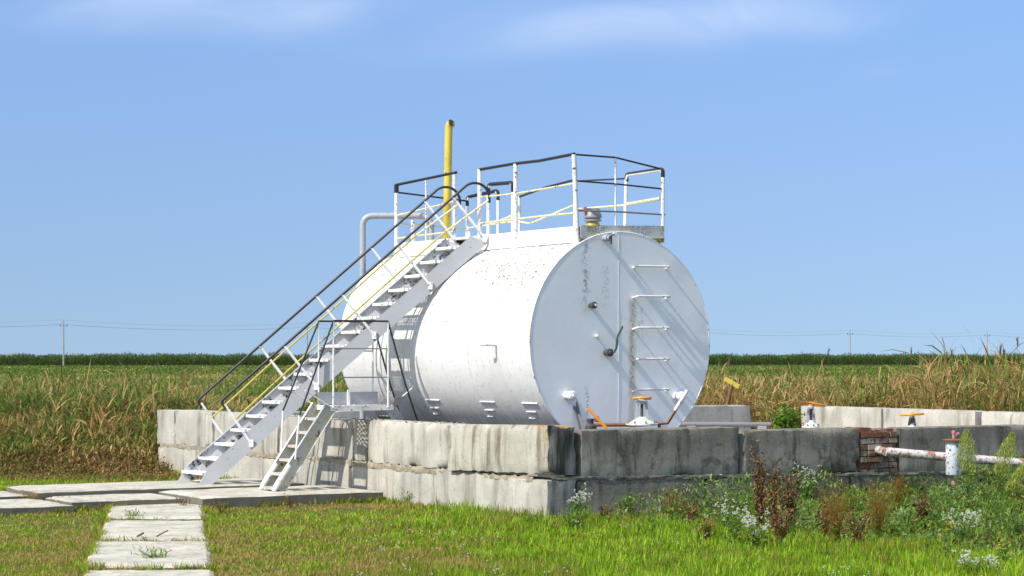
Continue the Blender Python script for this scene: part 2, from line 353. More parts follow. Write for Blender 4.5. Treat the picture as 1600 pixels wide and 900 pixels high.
# ------------------------------------------------------------------ mesh helpers
def tag(o, label=None, cat=None, group=None, kind=None):
    if label: o['label'] = label
    if cat: o['category'] = cat
    if group: o['group'] = group
    if kind: o['kind'] = kind
    return o
def empty(name, loc=(0, 0, 0), rz=0.0):
    o = bpy.data.objects.new(name, None); COL.objects.link(o)
    o.location = loc; o.rotation_euler = (0, 0, rz); o.empty_display_size = .2
    return o
class MB:
    def __init__(s): s.v = []; s.f = []
    def add(s, vs, fs):
        b = len(s.v); s.v += [tuple(p) for p in vs]; s.f += [tuple(b + i for i in f) for f in fs]; return s
    def box(s, c, size, rot=None):
        hx, hy, hz = (a / 2 for a in size)
        R = rot if rot is not None else Matrix.Identity(3)
        c = Vector(c)
        vs = [c + R @ Vector((x * hx, y * hy, z * hz)) for x in (-1, 1) for y in (-1, 1) for z in (-1, 1)]
        return s.add(vs, [(0, 1, 3, 2), (4, 6, 7, 5), (0, 4, 5, 1), (2, 3, 7, 6), (0, 2, 6, 4), (1, 5, 7, 3)])
    def bar(s, a, b, wd, th, up=(0, 0, 1)):
        a, b = Vector(a), Vector(b); d = (b - a); L = d.length; d.normalize(); up = Vector(up)
        x = d.cross(up)
        if x.length < 1e-4: x = d.cross(Vector((1, 0, 0)))
        x.normalize(); z = x.cross(d)
        R = Matrix((x, d, z)).transposed()
        return s.box((a + b) / 2, (wd, L, th), R)
    def tube(s, path, r, n=8, cap=True):
        P = [Vector(p) for p in path]; m = len(P)
        rs = r if isinstance(r, (list, tuple)) else [r] * m
        vs = []; u = None
        for i in range(m):
            t = (P[min(i + 1, m - 1)] - P[max(i - 1, 0)])
            t.normalize()
            if u is None:
                u = t.orthogonal().normalized()
            else:
                u = (u - t * u.dot(t)); u.normalize()
            w_ = t.cross(u)
            for k in range(n):
                a = 2 * PI * k / n
                vs.append(P[i] + (u * math.cos(a) + w_ * math.sin(a)) * rs[i])
        fs = [(i * n + k, i * n + (k + 1) % n, (i + 1) * n + (k + 1) % n, (i + 1) * n + k) for i in range(m - 1) for k in range(n)]
        if cap: fs += [tuple(range(n - 1, -1, -1)), tuple((m - 1) * n + k for k in range(n))]
        return s.add(vs, fs)
    def lathe(s, c, prof, axis=(0, 0, 1), n=20):
        """prof: list of (distance along axis, radius)"""
        ax = Vector(axis).normalized(); u = ax.orthogonal().normalized(); w_ = ax.cross(u); c = Vector(c)
        vs = [c + ax * h + (u * math.cos(2 * PI * k / n) + w_ * math.sin(2 * PI * k / n)) * max(r, 1e-4) for h, r in prof for k in range(n)]
        m = len(prof)
        fs = [(i * n + k, i * n + (k + 1) % n, (i + 1) * n + (k + 1) % n, (i + 1) * n + k) for i in range(m - 1) for k in range(n)]
        fs += [tuple(range(n - 1, -1, -1)), tuple((m - 1) * n + k for k in range(n))]
        return s.add(vs, fs)
    def ring(s, c, axis, R, r, n=28, m=8):
        ax = Vector(axis).normalized(); u = ax.orthogonal().normalized(); w_ = ax.cross(u); c = Vector(c)
        vs = []
        for i in range(n):
            a = 2 * PI * i / n; d = u * math.cos(a) + w_ * math.sin(a)
            for k in range(m):
                b = 2 * PI * k / m
                vs.append(c + d * (R + r * math.cos(b)) + ax * (r * math.sin(b)))
        fs = [(i * m + k, i * m + (k + 1) % m, ((i + 1) % n) * m + (k + 1) % m, ((i + 1) % n) * m + k) for i in range(n) for k in range(m)]
        return s.add(vs, fs)
    def build(s, name, mat, parent=None, smooth=False, bevel=0, loc=None):
        me = bpy.data.meshes.new(name); me.from_pydata(s.v, [], s.f)
        bm = bmesh.new(); bm.from_mesh(me)
        bmesh.ops.recalc_face_normals(bm, faces=bm.faces)
        if bevel:
            bmesh.ops.bevel(bm, geom=[e for e in bm.edges if e.calc_face_angle(0) > .6], offset=bevel, segments=2, affect='EDGES', clamp_overlap=True)
        bm.to_mesh(me); bm.free()
        if smooth:
            me.polygons.foreach_set('use_smooth', [True] * len(me.polygons))
            try: me.set_sharp_from_angle(angle=rad(40))
            except Exception: pass
        me.materials.append(mat)
        o = bpy.data.objects.new(name, me); COL.objects.link(o)
        if parent: o.parent = parent
        if loc: o.location = loc
        return o
def smooth_path(pts, r=.08, n=5):
    """round the corners of a polyline"""
    P = [Vector(p) for p in pts]; out_ = [P[0]]
    for i in range(1, len(P) - 1):
        a = (P[i - 1] - P[i]); b = (P[i + 1] - P[i]); d = min(r, a.length * .45, b.length * .45)
        a = P[i] + a.normalized() * d; b = P[i] + b.normalized() * d
        for k in range(n + 1):
            t = k / n; out_.append(a * (1 - t) ** 2 + P[i] * 2 * t * (1 - t) + b * t * t)
    out_.append(P[-1]); return out_

def setface(me, rv):
    at = me.attributes.new('rnd', 'FLOAT', 'FACE'); at.data.foreach_set('value', rv)
def blades(name, P, az, L, W, phi, bend, rnd, mats, midx=None, segs=3, taper='tip', parent=None, twist=None):
    """leaves/blades as one mesh: base points P, azimuth az, length L, width W, lean phi, extra bend per leaf"""
    n = len(P); az = np.asarray(az); L = np.broadcast_to(L, n); W = np.broadcast_to(W, n); phi = np.broadcast_to(phi, n); bend = np.broadcast_to(bend, n)
    cur = np.array(P, float); ca, sa = np.cos(az), np.sin(az)
    tw = np.zeros(n) if twist is None else twist
    prof = {'tip': [.75, 1, .8, .0], 'leaf': [.15, 1.0, .85, .0], 'flat': [.6, 1.0, 1.0, .6]}[taper]
    xs = np.linspace(0, 1, segs + 1); pw = np.interp(xs, [0, .33, .66, 1], prof)
    pts = []
    for i in range(segs + 1):
        ang = phi + bend * (i / segs)
        wv = np.stack([-sa * np.cos(tw), ca * np.cos(tw), np.sin(tw)], 1) * (W * pw[i] * .5)[:, None]
        pts.append(cur - wv); pts.append(cur + wv)
        cur = cur + np.stack([ca * np.sin(ang), sa * np.sin(ang), np.cos(ang)], 1) * (L / segs)[:, None]
    V = np.stack(pts, 1)                                        # n, 2(segs+1), 3
    k = 2 * (segs + 1)
    base = (np.arange(n) * k)[:, None]
    quads = []
    for i in range(segs):
        q = np.array([2 * i, 2 * i + 1, 2 * i + 3, 2 * i + 2])
        quads.append(base + q[None, :])
    F = np.stack(quads, 1).reshape(-1, 4)
    me = bpy.data.meshes.new(name)
    me.vertices.add(n * k); me.vertices.foreach_set('co', V.reshape(-1).astype(np.float32))
    nf = len(F); me.loops.add(nf * 4); me.loops.foreach_set('vertex_index', F.reshape(-1).astype(np.int32))
    me.polygons.add(nf); me.polygons.foreach_set('loop_start', (np.arange(nf) * 4).astype(np.int32))
    for m in mats: me.materials.append(m)
    if midx is not None: me.polygons.foreach_set('material_index', np.repeat(np.asarray(midx, np.int32), segs))
    me.update(calc_edges=True)
    setface(me, np.repeat(np.asarray(rnd, np.float32), segs))
    o = bpy.data.objects.new(name, me); COL.objects.link(o)
    if parent: o.parent = parent
    return o
def fbm(x, y, s=1.0, seed=0):
    """cheap smooth value noise for numpy arrays, 0..1"""
    r = np.random.default_rng(seed); T = r.random((64, 64)); tot_ = np.zeros_like(x, float); amp = .5; nrm_ = 0
    for o in range(4):
        u, v = x * s, y * s; i, j = np.floor(u).astype(int), np.floor(v).astype(int); fu, fv = u - i, v - j
        fu, fv = fu * fu * (3 - 2 * fu), fv * fv * (3 - 2 * fv)
        a = T[i % 64, j % 64] * (1 - fu) + T[(i + 1) % 64, j % 64] * fu; b = T[i % 64, (j + 1) % 64] * (1 - fu) + T[(i + 1) % 64, (j + 1) % 64] * fu
        tot_ += amp * (a * (1 - fv) + b * fv); nrm_ += amp; amp *= .55; s *= 2.1
    return tot_ / nrm_

# ------------------------------------------------------------------ frames of the site
CX, CY = 0.40, 23.40                       # outer corner of the retaining walls
WA = math.atan2(.519, .855)                # wall frame: x into the enclosure, y along the left wall
TX, TY, TA = 1.397, 25.938, rad(32.5)      # tank frame: x to the right, y towards the tank's rear
TR, TZ, TL = 1.397, 2.073, 5.05
def wall_to_world(x, y, z=0.0):
    return Vector((CX + x * math.cos(WA) - y * math.sin(WA), CY + x * math.sin(WA) + y * math.cos(WA), z))
def world_to_wall(X, Y):
    dx, dy = X - CX, Y - CY
    return dx * math.cos(WA) + dy * math.sin(WA), -dx * math.sin(WA) + dy * math.cos(WA)
def tank_to_world(b, s, z=0.0):
    return Vector((TX + b * math.cos(TA) - s * math.sin(TA), TY + b * math.sin(TA) + s * math.cos(TA), z))
def gp(px, py, z=0.0):                     # spot on level ground seen along a survey ray
    Y = (EYE - z) * 3200 / (py - 560); return Vector(((px - 800) / 3200 * Y, Y, z))
def endpt(px, py):                         # spot on the tank's end plate, tank frame, z above plate centre
    t = (px - 800) / 3200; b = (t * TY - TX) / (math.cos(TA) - t * math.sin(TA))
    return b, EYE + (560 - py) / 3200 * (TY + b * math.sin(TA)) - TZ

# ------------------------------------------------------------------ ground
def plane(name, pts, mat, kind='structure'):
    o = MB().add(pts, [tuple(range(len(pts)))]).build(name, mat); o['kind'] = kind; return o
gm = MB()
gx = [-3000, -300, -60] + [(-30 + i * 1.0) for i in range(61)] + [60, 300, 3000]
gy = [-60, 0, 8] + [(10 + i * 1.0) for i in range(60)] + [90, 160, 400, 4500]
vs = [(x, y, (fbm(np.array([x + 100.]), np.array([y + 100.]), .35, 3)[0] - .5) * .10 - .02 if 8 < y < 60 and abs(x) < 29 else -.02) for y in gy for x in gx]
nx = len(gx)
gm.add(vs, [(j * nx + i, j * nx + i + 1, (j + 1) * nx + i + 1, (j + 1) * nx + i) for j in range(len(gy) - 1) for i in range(nx - 1)])
g = gm.build('ground', M['ground'], smooth=True); g['kind'] = 'structure'
g['label'] = 'flat ground of soil and thin grass under the site and fields'

# ------------------------------------------------------------------ concrete blocks
def rough_block(name, size, mat, parent=None, loc=(0, 0, 0), rot=(0, 0, 0), seed=0, chip=.035, res=.07, notch=()):
    sx, sy, sz = size; bm = bmesh.new()
    n = [max(2, min(40, int(a / res))) for a in size]
    def grid(o, u, v, nu, nv):
        vv = [[bm.verts.new(o + u * (i / nu) + v * (j / nv)) for j in range(nv + 1)] for i in range(nu + 1)]
        for i in range(nu):
            for j in range(nv): bm.faces.new((vv[i][j], vv[i + 1][j], vv[i + 1][j + 1], vv[i][j + 1]))
    X, Y, Z = Vector((sx, 0, 0)), Vector((0, sy, 0)), Vector((0, 0, sz)); O = Vector((-sx / 2, -sy / 2, -sz / 2))
    for o, u, v, a, b in ((O, X, Y, 0, 1), (O + Z, X, Y, 0, 1), (O, X, Z, 0, 2), (O + Y, X, Z, 0, 2), (O, Y, Z, 1, 2), (O + X, Y, Z, 1, 2)):
        grid(o, u, v, n[a], n[b])
    bmesh.ops.remove_doubles(bm, verts=bm.verts, dist=1e-5)
    hs = Vector(size) / 2; off = Vector((seed * 3.1, seed * 1.7, seed * 5.3))
    for v in bm.verts:
        c = v.co.copy(); d = [hs[i] - abs(c[i]) for i in range(3)]
        ds = sorted(d); e = ds[1]                       # distance to nearest edge
        k = mnoise.noise(c * 2.6 + off) * .5 + mnoise.noise(c * 9 + off) * .5
        k2 = mnoise.noise(c * 1.3 + off * 2)
        if e < .09:
            amt = chip * max(0.12, .45 + k * 1.6) * (1 - e / .09) ** 1.3
            for i in range(3):
                if d[i] < .09: c[i] -= math.copysign(amt, c[i])
        for (cx_, cz_, r_) in notch:
            q = math.hypot(c.y - cx_, c.z - cz_)
            if q < r_: c.x += (r_ - q) * .5 * (1 if c.x < 0 else -1); c.z -= (r_ - q) * .5
        c += Vector((k, k2, k)) * .003
        v.co = c
    bmesh.ops.recalc_face_normals(bm, faces=bm.faces)
    me = bpy.data.meshes.new(name); bm.to_mesh(me); bm.free()
    me.polygons.foreach_set('use_smooth', [True] * len(me.polygons))
    me.set_sharp_from_angle(angle=rad(50))
    me.materials.append(mat)
    o = bpy.data.objects.new(name, me); COL.objects.link(o); o.location = loc; o.rotation_euler = rot
    if parent: o.parent = parent
    return o

def mortar_strip(name, y0, y1, x, z, along, mat, parent, h=.075, seed=1):
    """crumbling mortar squeezed out of a bed joint"""
    n = int((y1 - y0) / .035); mb = MB(); vs = []; prof = 6
    for i in range(n + 1):
        t = y0 + (y1 - y0) * i / n
        for k in range(prof):
            a = -PI / 2 + PI * k / (prof - 1)
            q = max(-.4, mnoise.noise(Vector((t * 5 + seed * 7, k * .7, 0)))) ; q2 = mnoise.noise(Vector((t * 17 + seed, k * 1.3, 4)))
            dep = (.002 + .018 * max(0, .2 + q + .9 * q2)) * math.cos(a); hz = h * .5 * (1 + q2 * .6) * math.sin(a)
            vs.append((x - dep, t, z + hz) if along == 'y' else (t, x - dep, z + hz))
    mb.add(vs, [(i * prof + k, i * prof + k + 1, (i + 1) * prof + k + 1, (i + 1) * prof + k) for i in range(n) for k in range(prof - 1)])
    return mb.build(name, mat, parent, smooth=True)

# left retaining wall -----------------------------------------------------
lw = empty('retaining_wall', (CX, CY, 0), WA)
tag(lw, 'sunlit pale concrete block wall running back behind both stairs', 'wall')
T = .40
ztop = lambda y: 1.08 - .0045 * y
up = [(0.0, 2.24), (2.29, 4.53), (4.56, 4.94), (4.97, 7.30), (7.33, 9.68), (9.71, 11.25), (11.28, 12.03)]
for i, (a, b) in enumerate(up):
    zt = ztop((a + b) / 2) + (.0, -.01, .0, -.025, .0, .01, .0)[i]; h = .565
    if i == 0:
        o = rough_block('concrete_block', (T, b - a - .02, h + .01), M['conc_c'], lw, (T / 2 - .03, (a + b) / 2 - .02, zt - h / 2), (rad(-1.2), rad(2.2), rad(1.5)), 1, .03, .06)
        o['label'] = 'corner block with orange lichen at its end'
    else:
        rough_block('concrete_block', (T, b - a, h), M['conc_l'], lw, (T / 2 + (.012, -.01, .0, .02)[i % 4], (a + b) / 2, zt - h / 2), (0, 0, rad((.3, -.4, .1)[i % 3])), i + 1, .04 if i in (2, 1) else .022)
lo = [(-.02, 2.58), (2.61, 4.98), (5.02, 7.36), (7.40, 9.70), (9.73, 11.98)]
for i, (a, b) in enumerate(lo):
    rough_block('concrete_block', (T, b - a, .62), M['conc_e' if i == 0 else 'conc_l'], lw, (T / 2 - .01 + (.0, .012)[i % 2], (a + b) / 2, ztop((a + b) / 2) - .60 - .31), (0, 0, 0), i + 21, .02)
mortar_strip('mortar_joint', 0.3, 11.9, .006, .475 - .02, 'y', M['mortar'], lw, .085, 3)
cap = MB(); 
for k in range(70):                                      # loose crumbs of mortar along the wall top
    y = random.uniform(2.2, 7.5); x = random.uniform(.02, .36); r_ = random.uniform(.005, .014)
    cap.box((x, y, ztop(y) + r_ * .25 - .012), (r_ * 2, r_ * 2.5, r_), Matrix.Rotation(random.uniform(0, 3), 3, 'Z') @ Matrix.Rotation(random.uniform(-.4, .4), 3, 'X'))
cap.build('mortar_crumbs', M['mortar'], lw)

# front retaining wall ----------------------------------------------------
fw = empty('retaining_wall', (CX, CY, 0), WA)
tag(fw, 'shaded dark stained concrete block wall below the tank end, running right', 'wall')
ft = lambda x: 1.075 - .019 * x
def fblock(a, b, z1, z0, seed, chip=.022, mat='conc_f', dy=0.0, rot=(0, 0, 0)):
    return rough_block('concrete_block', (b - a, T, z1 - z0), M[mat], fw, ((a + b) / 2, T / 2 + dy, (z1 + z0) / 2), rot, seed, chip)
for i, (a, b, dz) in enumerate([(.47, 2.76, -.005), (2.79, 4.66, -.01), (5.33, 7.70, .03), (7.73, 10.1, .03), (10.13, 12.5, .02), (12.53, 14.0, .0)]):
    fblock(a, b, ft((a + b) / 2) + dz, ft((a + b) / 2) - .575, 40 + i, .035 if i == 1 else .022)
for i, (a, b) in enumerate([(.405, 2.24), (2.28, 4.50), (4.53, 6.9), (6.93, 9.3), (9.33, 11.7), (11.73, 14.0)]):
    fblock(a, b, ft((a + b) / 2) - .585, -.15, 60 + i, .02, dy=-.004)
mortar_strip('mortar_joint', 0.05, 9.0, .0, .492, 'x', M['mortar_f'], fw, .05, 9).rotation_euler = (0, rad(1.05), 0)
# brick infill between the second and third block
bi = empty('brick_infill', (4.68, 0, .40)); bi.parent = fw
bv = []; bf = []; br = []
mbk = MB(); random.seed(5)
row = 0; z = .0
while z < .50:
    x = -.0 if row % 2 else -.12
    while x < .62:
        Lb = .235 if row % 3 else .12
        a, b = max(x, 0), min(x + Lb, .62)
        if b - a > .03:
            mbk.box(((a + b) / 2, .20 + random.uniform(-.012, .012), z + .035), (b - a - .014, .37 + random.uniform(-.02, .02), .064), Matrix.Rotation(random.uniform(-.04, .04), 3, 'Y'))
            br.append(random.random())
        x += Lb + .004
    z += .078; row += 1
ob = mbk.build('bricks', M['brick'], bi)
setface(ob.data, np.repeat(np.array(br, np.float32), 6))
ob['label'] = 'courses of old red and mortar-smeared bricks'
md = MB().box((.31, .21, .25), (.62, .33, .50)).build('brick_mortar', M['mortar_f'], bi)
top = MB()
for x, l_, r_ in ((.12, .2, .05), (.42, .34, -.04)): top.box((x, .2, .545 + r_ * .3), (l_, .3, .07), Matrix.Rotation(r_, 3, 'Y'))
ot = top.build('loose_brick', M['brick'], bi, bevel=.006); setface(ot.data, np.full(len(ot.data.polygons), .3, np.float32))

# rear and right walls of the enclosure --------------------------------------
rw = empty('retaining_wall', (CX, CY, 0), WA)
tag(rw, 'grey concrete block wall across the back, behind the grey pipe', 'wall')
for i, x in enumerate((.42, 2.83, 5.24, 7.65, 10.06)):
    b = min(x + 2.38, 11.98)
    rough_block('concrete_block', (b - x, T, .57), M['conc_b'], rw, ((x + b) / 2, 11.8, .99 - .285 - .02), (0, 0, 0), 80 + i, .02, .12)
    rough_block('concrete_block', (b - x, T, .6), M['conc_b'], rw, ((x + b) / 2, 11.8, .10), (0, 0, 0), 90 + i, .02, .2)
rt = empty('retaining_wall', (CX, CY, 0), WA)
tag(rt, 'long pale sunlit wall on the right in front of the dry reeds', 'wall')
segs = [(10.35, 8.0), (7.97, 5.6), (5.57, 3.25), (3.22, .9), (.87, -1.5)]
RX = 13.15
for i, (a, b) in enumerate([(11.55, 9.2), (9.17, 6.75), (6.60, 4.25), (4.22, 1.85), (1.82, .42)]):
    rough_block('concrete_block', (T, a - b, .57), M['conc_l'], rt, (RX + T / 2, (a + b) / 2, .945 - .285), (0, 0, rad(.2 * (i % 3 - 1))), 100 + i, .025, .09)
    rough_block('concrete_block', (T, a - b, .62), M['conc_l'], rt, (RX + T / 2, (a + b) / 2, .06), (0, 0, 0), 110 + i, .02, .15)

# ------------------------------------------------------------------ enclosure floor
fl = MB().add([wall_to_world(x, y, .055) for x, y in ((.41, .41), (RX - .02, .41), (RX - .02, 11.58), (.41, 11.58))], [(0, 1, 2, 3)]).build('enclosure_floor', M['conc_b'])
tag(fl, 'bare concrete floor inside the walls under the tank', kind='structure')

# ------------------------------------------------------------------ paving slabs
def slab(corners, zt, th, label, seed, mat='slab', cat='slab', tilt=(0, 0)):
    """four plan corners -> worn slab"""
    P = [Vector((p[0], p[1], 0)) for p in corners]; c = sum(P, Vector()) / 4
    nu, nv = 26, 16; vs = []; top_ = {}
    bm = bmesh.new(); grid = []
    for i in range(nu + 1):
        row_ = []
        for j in range(nv + 1):
            u, v = i / nu, j / nv
            p = P[0] * (1 - u) * (1 - v) + P[1] * u * (1 - v) + P[2] * u * v + P[3] * (1 - u) * v
            e = min(u, 1 - u, v, 1 - v)
            k = mnoise.noise(Vector((p.x * 3, p.y * 3, seed * 3.3))); k1 = mnoise.noise(Vector((p.x * 11, p.y * 11, seed)))
            z_ = zt + .006 * k + .004 * k1 + tilt[0] * (u - .5) + tilt[1] * (v - .5)
            if e == 0:
                q = c + (p - c) * (1 - .018 * max(0, .3 + k + .8 * k1)); p = q; z_ -= .018 + .02 * max(0, k1)
            row_.append(bm.verts.new((p.x, p.y, z_)))
        grid.append(row_)
    for i in range(nu):
        for j in range(nv): bm.faces.new((grid[i][j], grid[i + 1][j], grid[i + 1][j + 1], grid[i][j + 1]))
    ext = bmesh.ops.extrude_edge_only(bm, edges=[e for e in bm.edges if e.is_boundary])
    for v in ext['geom']:
        if isinstance(v, bmesh.types.BMVert): v.co.z = zt - th
    bmesh.ops.recalc_face_normals(bm, faces=bm.faces)
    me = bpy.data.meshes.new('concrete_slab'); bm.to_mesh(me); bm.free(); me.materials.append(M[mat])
    for vtx in me.vertices: vtx.co -= c
    o = bpy.data.objects.new('concrete_slab', me); COL.objects.link(o); o.location = c
    tag(o, label, cat, 'concrete paving slabs'); SLABS.append(corners); return o
SLABS = []
W2 = lambda x, y: tuple(wall_to_world(x, y)[:2])
G2 = lambda px, py, z=.05: tuple(gp(px, py, z)[:2])
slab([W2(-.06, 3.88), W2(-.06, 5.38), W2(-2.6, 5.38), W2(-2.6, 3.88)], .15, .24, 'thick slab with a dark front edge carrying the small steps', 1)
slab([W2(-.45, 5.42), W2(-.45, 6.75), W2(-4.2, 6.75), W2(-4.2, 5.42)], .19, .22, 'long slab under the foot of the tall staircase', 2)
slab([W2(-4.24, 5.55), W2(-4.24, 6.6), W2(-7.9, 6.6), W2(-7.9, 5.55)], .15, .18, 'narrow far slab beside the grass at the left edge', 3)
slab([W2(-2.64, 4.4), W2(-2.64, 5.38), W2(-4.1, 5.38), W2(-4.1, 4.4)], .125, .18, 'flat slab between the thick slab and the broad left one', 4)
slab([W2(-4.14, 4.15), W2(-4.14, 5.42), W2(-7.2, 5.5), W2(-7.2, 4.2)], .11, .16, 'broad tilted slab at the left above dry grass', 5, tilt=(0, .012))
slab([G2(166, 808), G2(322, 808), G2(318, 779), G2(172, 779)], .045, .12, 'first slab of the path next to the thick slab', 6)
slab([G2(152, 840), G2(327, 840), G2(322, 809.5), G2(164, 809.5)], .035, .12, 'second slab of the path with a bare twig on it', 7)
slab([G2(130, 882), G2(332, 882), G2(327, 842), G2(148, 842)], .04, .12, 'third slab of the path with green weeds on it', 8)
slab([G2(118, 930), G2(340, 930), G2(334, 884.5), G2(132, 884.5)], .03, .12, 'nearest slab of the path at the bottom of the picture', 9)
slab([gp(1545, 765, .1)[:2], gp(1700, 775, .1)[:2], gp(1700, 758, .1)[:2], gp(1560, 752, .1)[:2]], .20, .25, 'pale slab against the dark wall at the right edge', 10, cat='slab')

# ------------------------------------------------------------------ storage tank
tank = empty('storage_tank', (TX, TY, 0), TA)
tag(tank, 'big white horizontal cylindrical tank with railed walkway on top', 'tank')
def arc(rad_, z0, n=96): return [(rad_ * math.cos(2 * PI * k / n), rad_ * math.sin(2 * PI * k / n)) for k in range(n)]
n = 128; mb = MB(); vs = []
ys = [0.012] + [TL * i / 14 for i in range(1, 14)] + [TL - .012]
for y in ys:
    for k in range(n):
        a = 2 * PI * k / n
        r_ = TR + .004 * mnoise.noise(Vector((math.cos(a) * 2, math.sin(a) * 2, y * 1.1)))
        vs.append((r_ * math.cos(a), y, r_ * math.sin(a)))
mb.add(vs, [(i * n + k, i * n + (k + 1) % n, (i + 1) * n + (k + 1) % n, (i + 1) * n + k) for i in range(len(ys) - 1) for k in range(n)])
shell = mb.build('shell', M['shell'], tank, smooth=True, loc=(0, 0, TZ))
def disc(name, y, mat, sgn):
    m2 = MB(); vs = [(0, y, 0)]; rings = [.25, .5, .75, .9, .985, 1.0]; 
    for q in rings:
        for k in range(n):
            a = 2 * PI * k / n; vs.append((TR * q * math.cos(a), y - sgn * .004 * mnoise.noise(Vector((q * 3 * math.cos(a), q * 3 * math.sin(a), 0))), TR * q * math.sin(a)))
    fs = [(0, 1 + k, 1 + (k + 1) % n) for k in range(n)]
    for i in range(len(rings) - 1): fs += [(1 + i * n + k, 1 + (i + 1) * n + k, 1 + (i + 1) * n + (k + 1) % n, 1 + i * n + (k + 1) % n) for k in range(n)]
    return m2.add(vs, fs).build(name, mat, tank, smooth=True, loc=(0, 0, TZ))
disc('end_plate', 0.0, M['end'], 1)['label'] = 'flat front end plate with rust streaks'
disc('end_plate', TL, M['shell'], -1)
MB().ring((0, .006, 0), (0, 1, 0), TR - .002, .011, 128, 6).build('rim', M['white_worn'], tank, smooth=True, loc=(0, 0, TZ))
for y in (1.5, 3.4):
    MB().ring((0, y, 0), (0, 1, 0), TR - .003, .010, 128, 6).build('weld_seam', M['white'], tank, smooth=True, loc=(0, 0, TZ))
sm = MB(); a0 = rad(168)
sm.tube([((TR + .001) * math.cos(a0), y, (TR + .001) * math.sin(a0)) for y in np.linspace(1.5, 3.4, 12)], .008, 6)
sm.build('weld_seam', M['white_worn'], tank, loc=(0, 0, TZ))
b, z = endpt(966, 370)
MB().tube([(b + .002 * math.sin(t * 3), -.003, TZ + 1.36 - t * .28) for t in range(10)], .002, 6).build('weld_seam', M['white'], tank)
# rungs on the end plate
for y in (416, 463, 512, 561, 609):
    b0, z0 = endpt(989, y); b1, z1 = endpt(1040, y)
    pth = smooth_path([(b0, .0, TZ + z0 - .02), (b0, -.095, TZ + z0), (b1, -.095, TZ + z0 + .004), (b1, .0, TZ + z0 - .02)], .03)
    MB().tube(pth, .0135, 8).build('rung', M['white_worn'], tank, smooth=True)
def knob(px, py, r_, l_, mat, mat2='white'):
    b, z = endpt(px, py); c = (b, 0, TZ + z)
    o = MB().lathe(c, [(0, r_ * .9), (l_ * .45, r_ * .9), (l_ * .46, r_ * 1.25), (l_ * .8, r_ * 1.25), (l_ * .82, r_ * .8), (l_, r_ * .7)], (0, -1, 0), 14).build('gauge_cock', M[mat], tank, smooth=True)
    MB().lathe((b, -l_ * .97, TZ + z), [(0, r_ * .5), (.014, r_ * .5)], (0, -1, 0), 12).build('cap', M[mat2], o)
    return b, TZ + z, o
knob(922, 477, .034, .13, 'dark', 'white')
knob(931, 525, .018, .05, 'white', 'white')
b, z, ck = knob(946, 551, .04, .14, 'dark', 'dark')
MB().tube(smooth_path([(b + .02, -.15, z), (b + .05, -.17, z + .06), (b + .06, -.17, z + .20), (b + .13, -.14, z + .27), (b + .17, -.13, z + .33)], .05), .015, 8).build('handle', M['green_cable'], ck, smooth=True)
b, z, ck = knob(944, 372, .038, .13, 'alu', 'dark')
MB().tube([(b + .04, -.1, z - .08), (b + .04, -.1, z + .03), (b + .07, -.12, z + .05)], .011, 8).build('handle', M['dark'], ck)
MB().lathe((b + .085, -.09, z + .05), [(0, .02), (.04, .024)], (0, -1, .2), 10).build('spout', M['white'], ck)
for px, py in ((885, 618), (1056, 619)):
    b, z = endpt(px, py)
    o = MB().lathe((b, 0, TZ + z), [(0, .05), (.10, .05), (.105, .062), (.14, .062), (.16, .045)], (0, -1, 0), 18).build('nozzle', M['white'], tank, smooth=True)
    MB().lathe((b, -.158, TZ + z), [(0, .028), (.03, .024)], (0, -1, 0), 10).build('plug', M['white_worn'], o, smooth=True)
# small L-shaped vent pipe on the flank
a0 = rad(181.5); p0 = Vector((TR * math.cos(a0), .78, TZ + TR * math.sin(a0)))
# (flank position found from the photo: level with the tank's axis, 0.8 m behind the end plate)
MB().tube(smooth_path([p0 + Vector((.02, 0, -.0)), p0 + Vector((-.17, 0, .01)), p0 + Vector((-.18, .07, .01))], .03), .018, 10).build('stub_pipe', M['white'], tank, smooth=True)
# welded brackets under the belly
for y in (.35, 1.35, 2.75):
    a0 = rad(213)
    m3 = MB()
    for j, (da, l_) in enumerate(((0, .40), (5.5, .24), (10, .16))):
        a = a0 + rad(da); m3.box(((TR + .008) * math.cos(a), y + .08 * j, TZ + (TR + .008) * math.sin(a)), (.014, l_ * .9, .008), Matrix.Rotation(-a, 3, 'Y'))
    m3.build('bracket', M['white'], tank)
# saddles under the tank
for y in (.7, 2.5, 4.3):
    m3 = MB(); pts = []
    for k in range(13):
        a = rad(-130 + 80 * k / 12); pts.append(((TR + .004) * math.cos(a), (TR + .004) * math.sin(a) + TZ))
    vs = [(x, y - .12, z) for x, z in pts] + [(x, y + .12, z) for x, z in pts] + [(x, y - .12, .0) for x, z in pts] + [(x, y + .12, .0) for x, z in pts]
    m3.add(vs, [(k, k + 1, 13 + k + 1, 13 + k) for k in range(12)] + [(26 + k, 26 + k + 1, k + 1, k) for k in range(12)] + [(13 + k, 13 + k + 1, 39 + k + 1, 39 + k) for k in range(12)] + [(26, 0, 13, 39), (12, 38, 51, 25)])
    m3.build('saddle', M['conc_b'], tank)

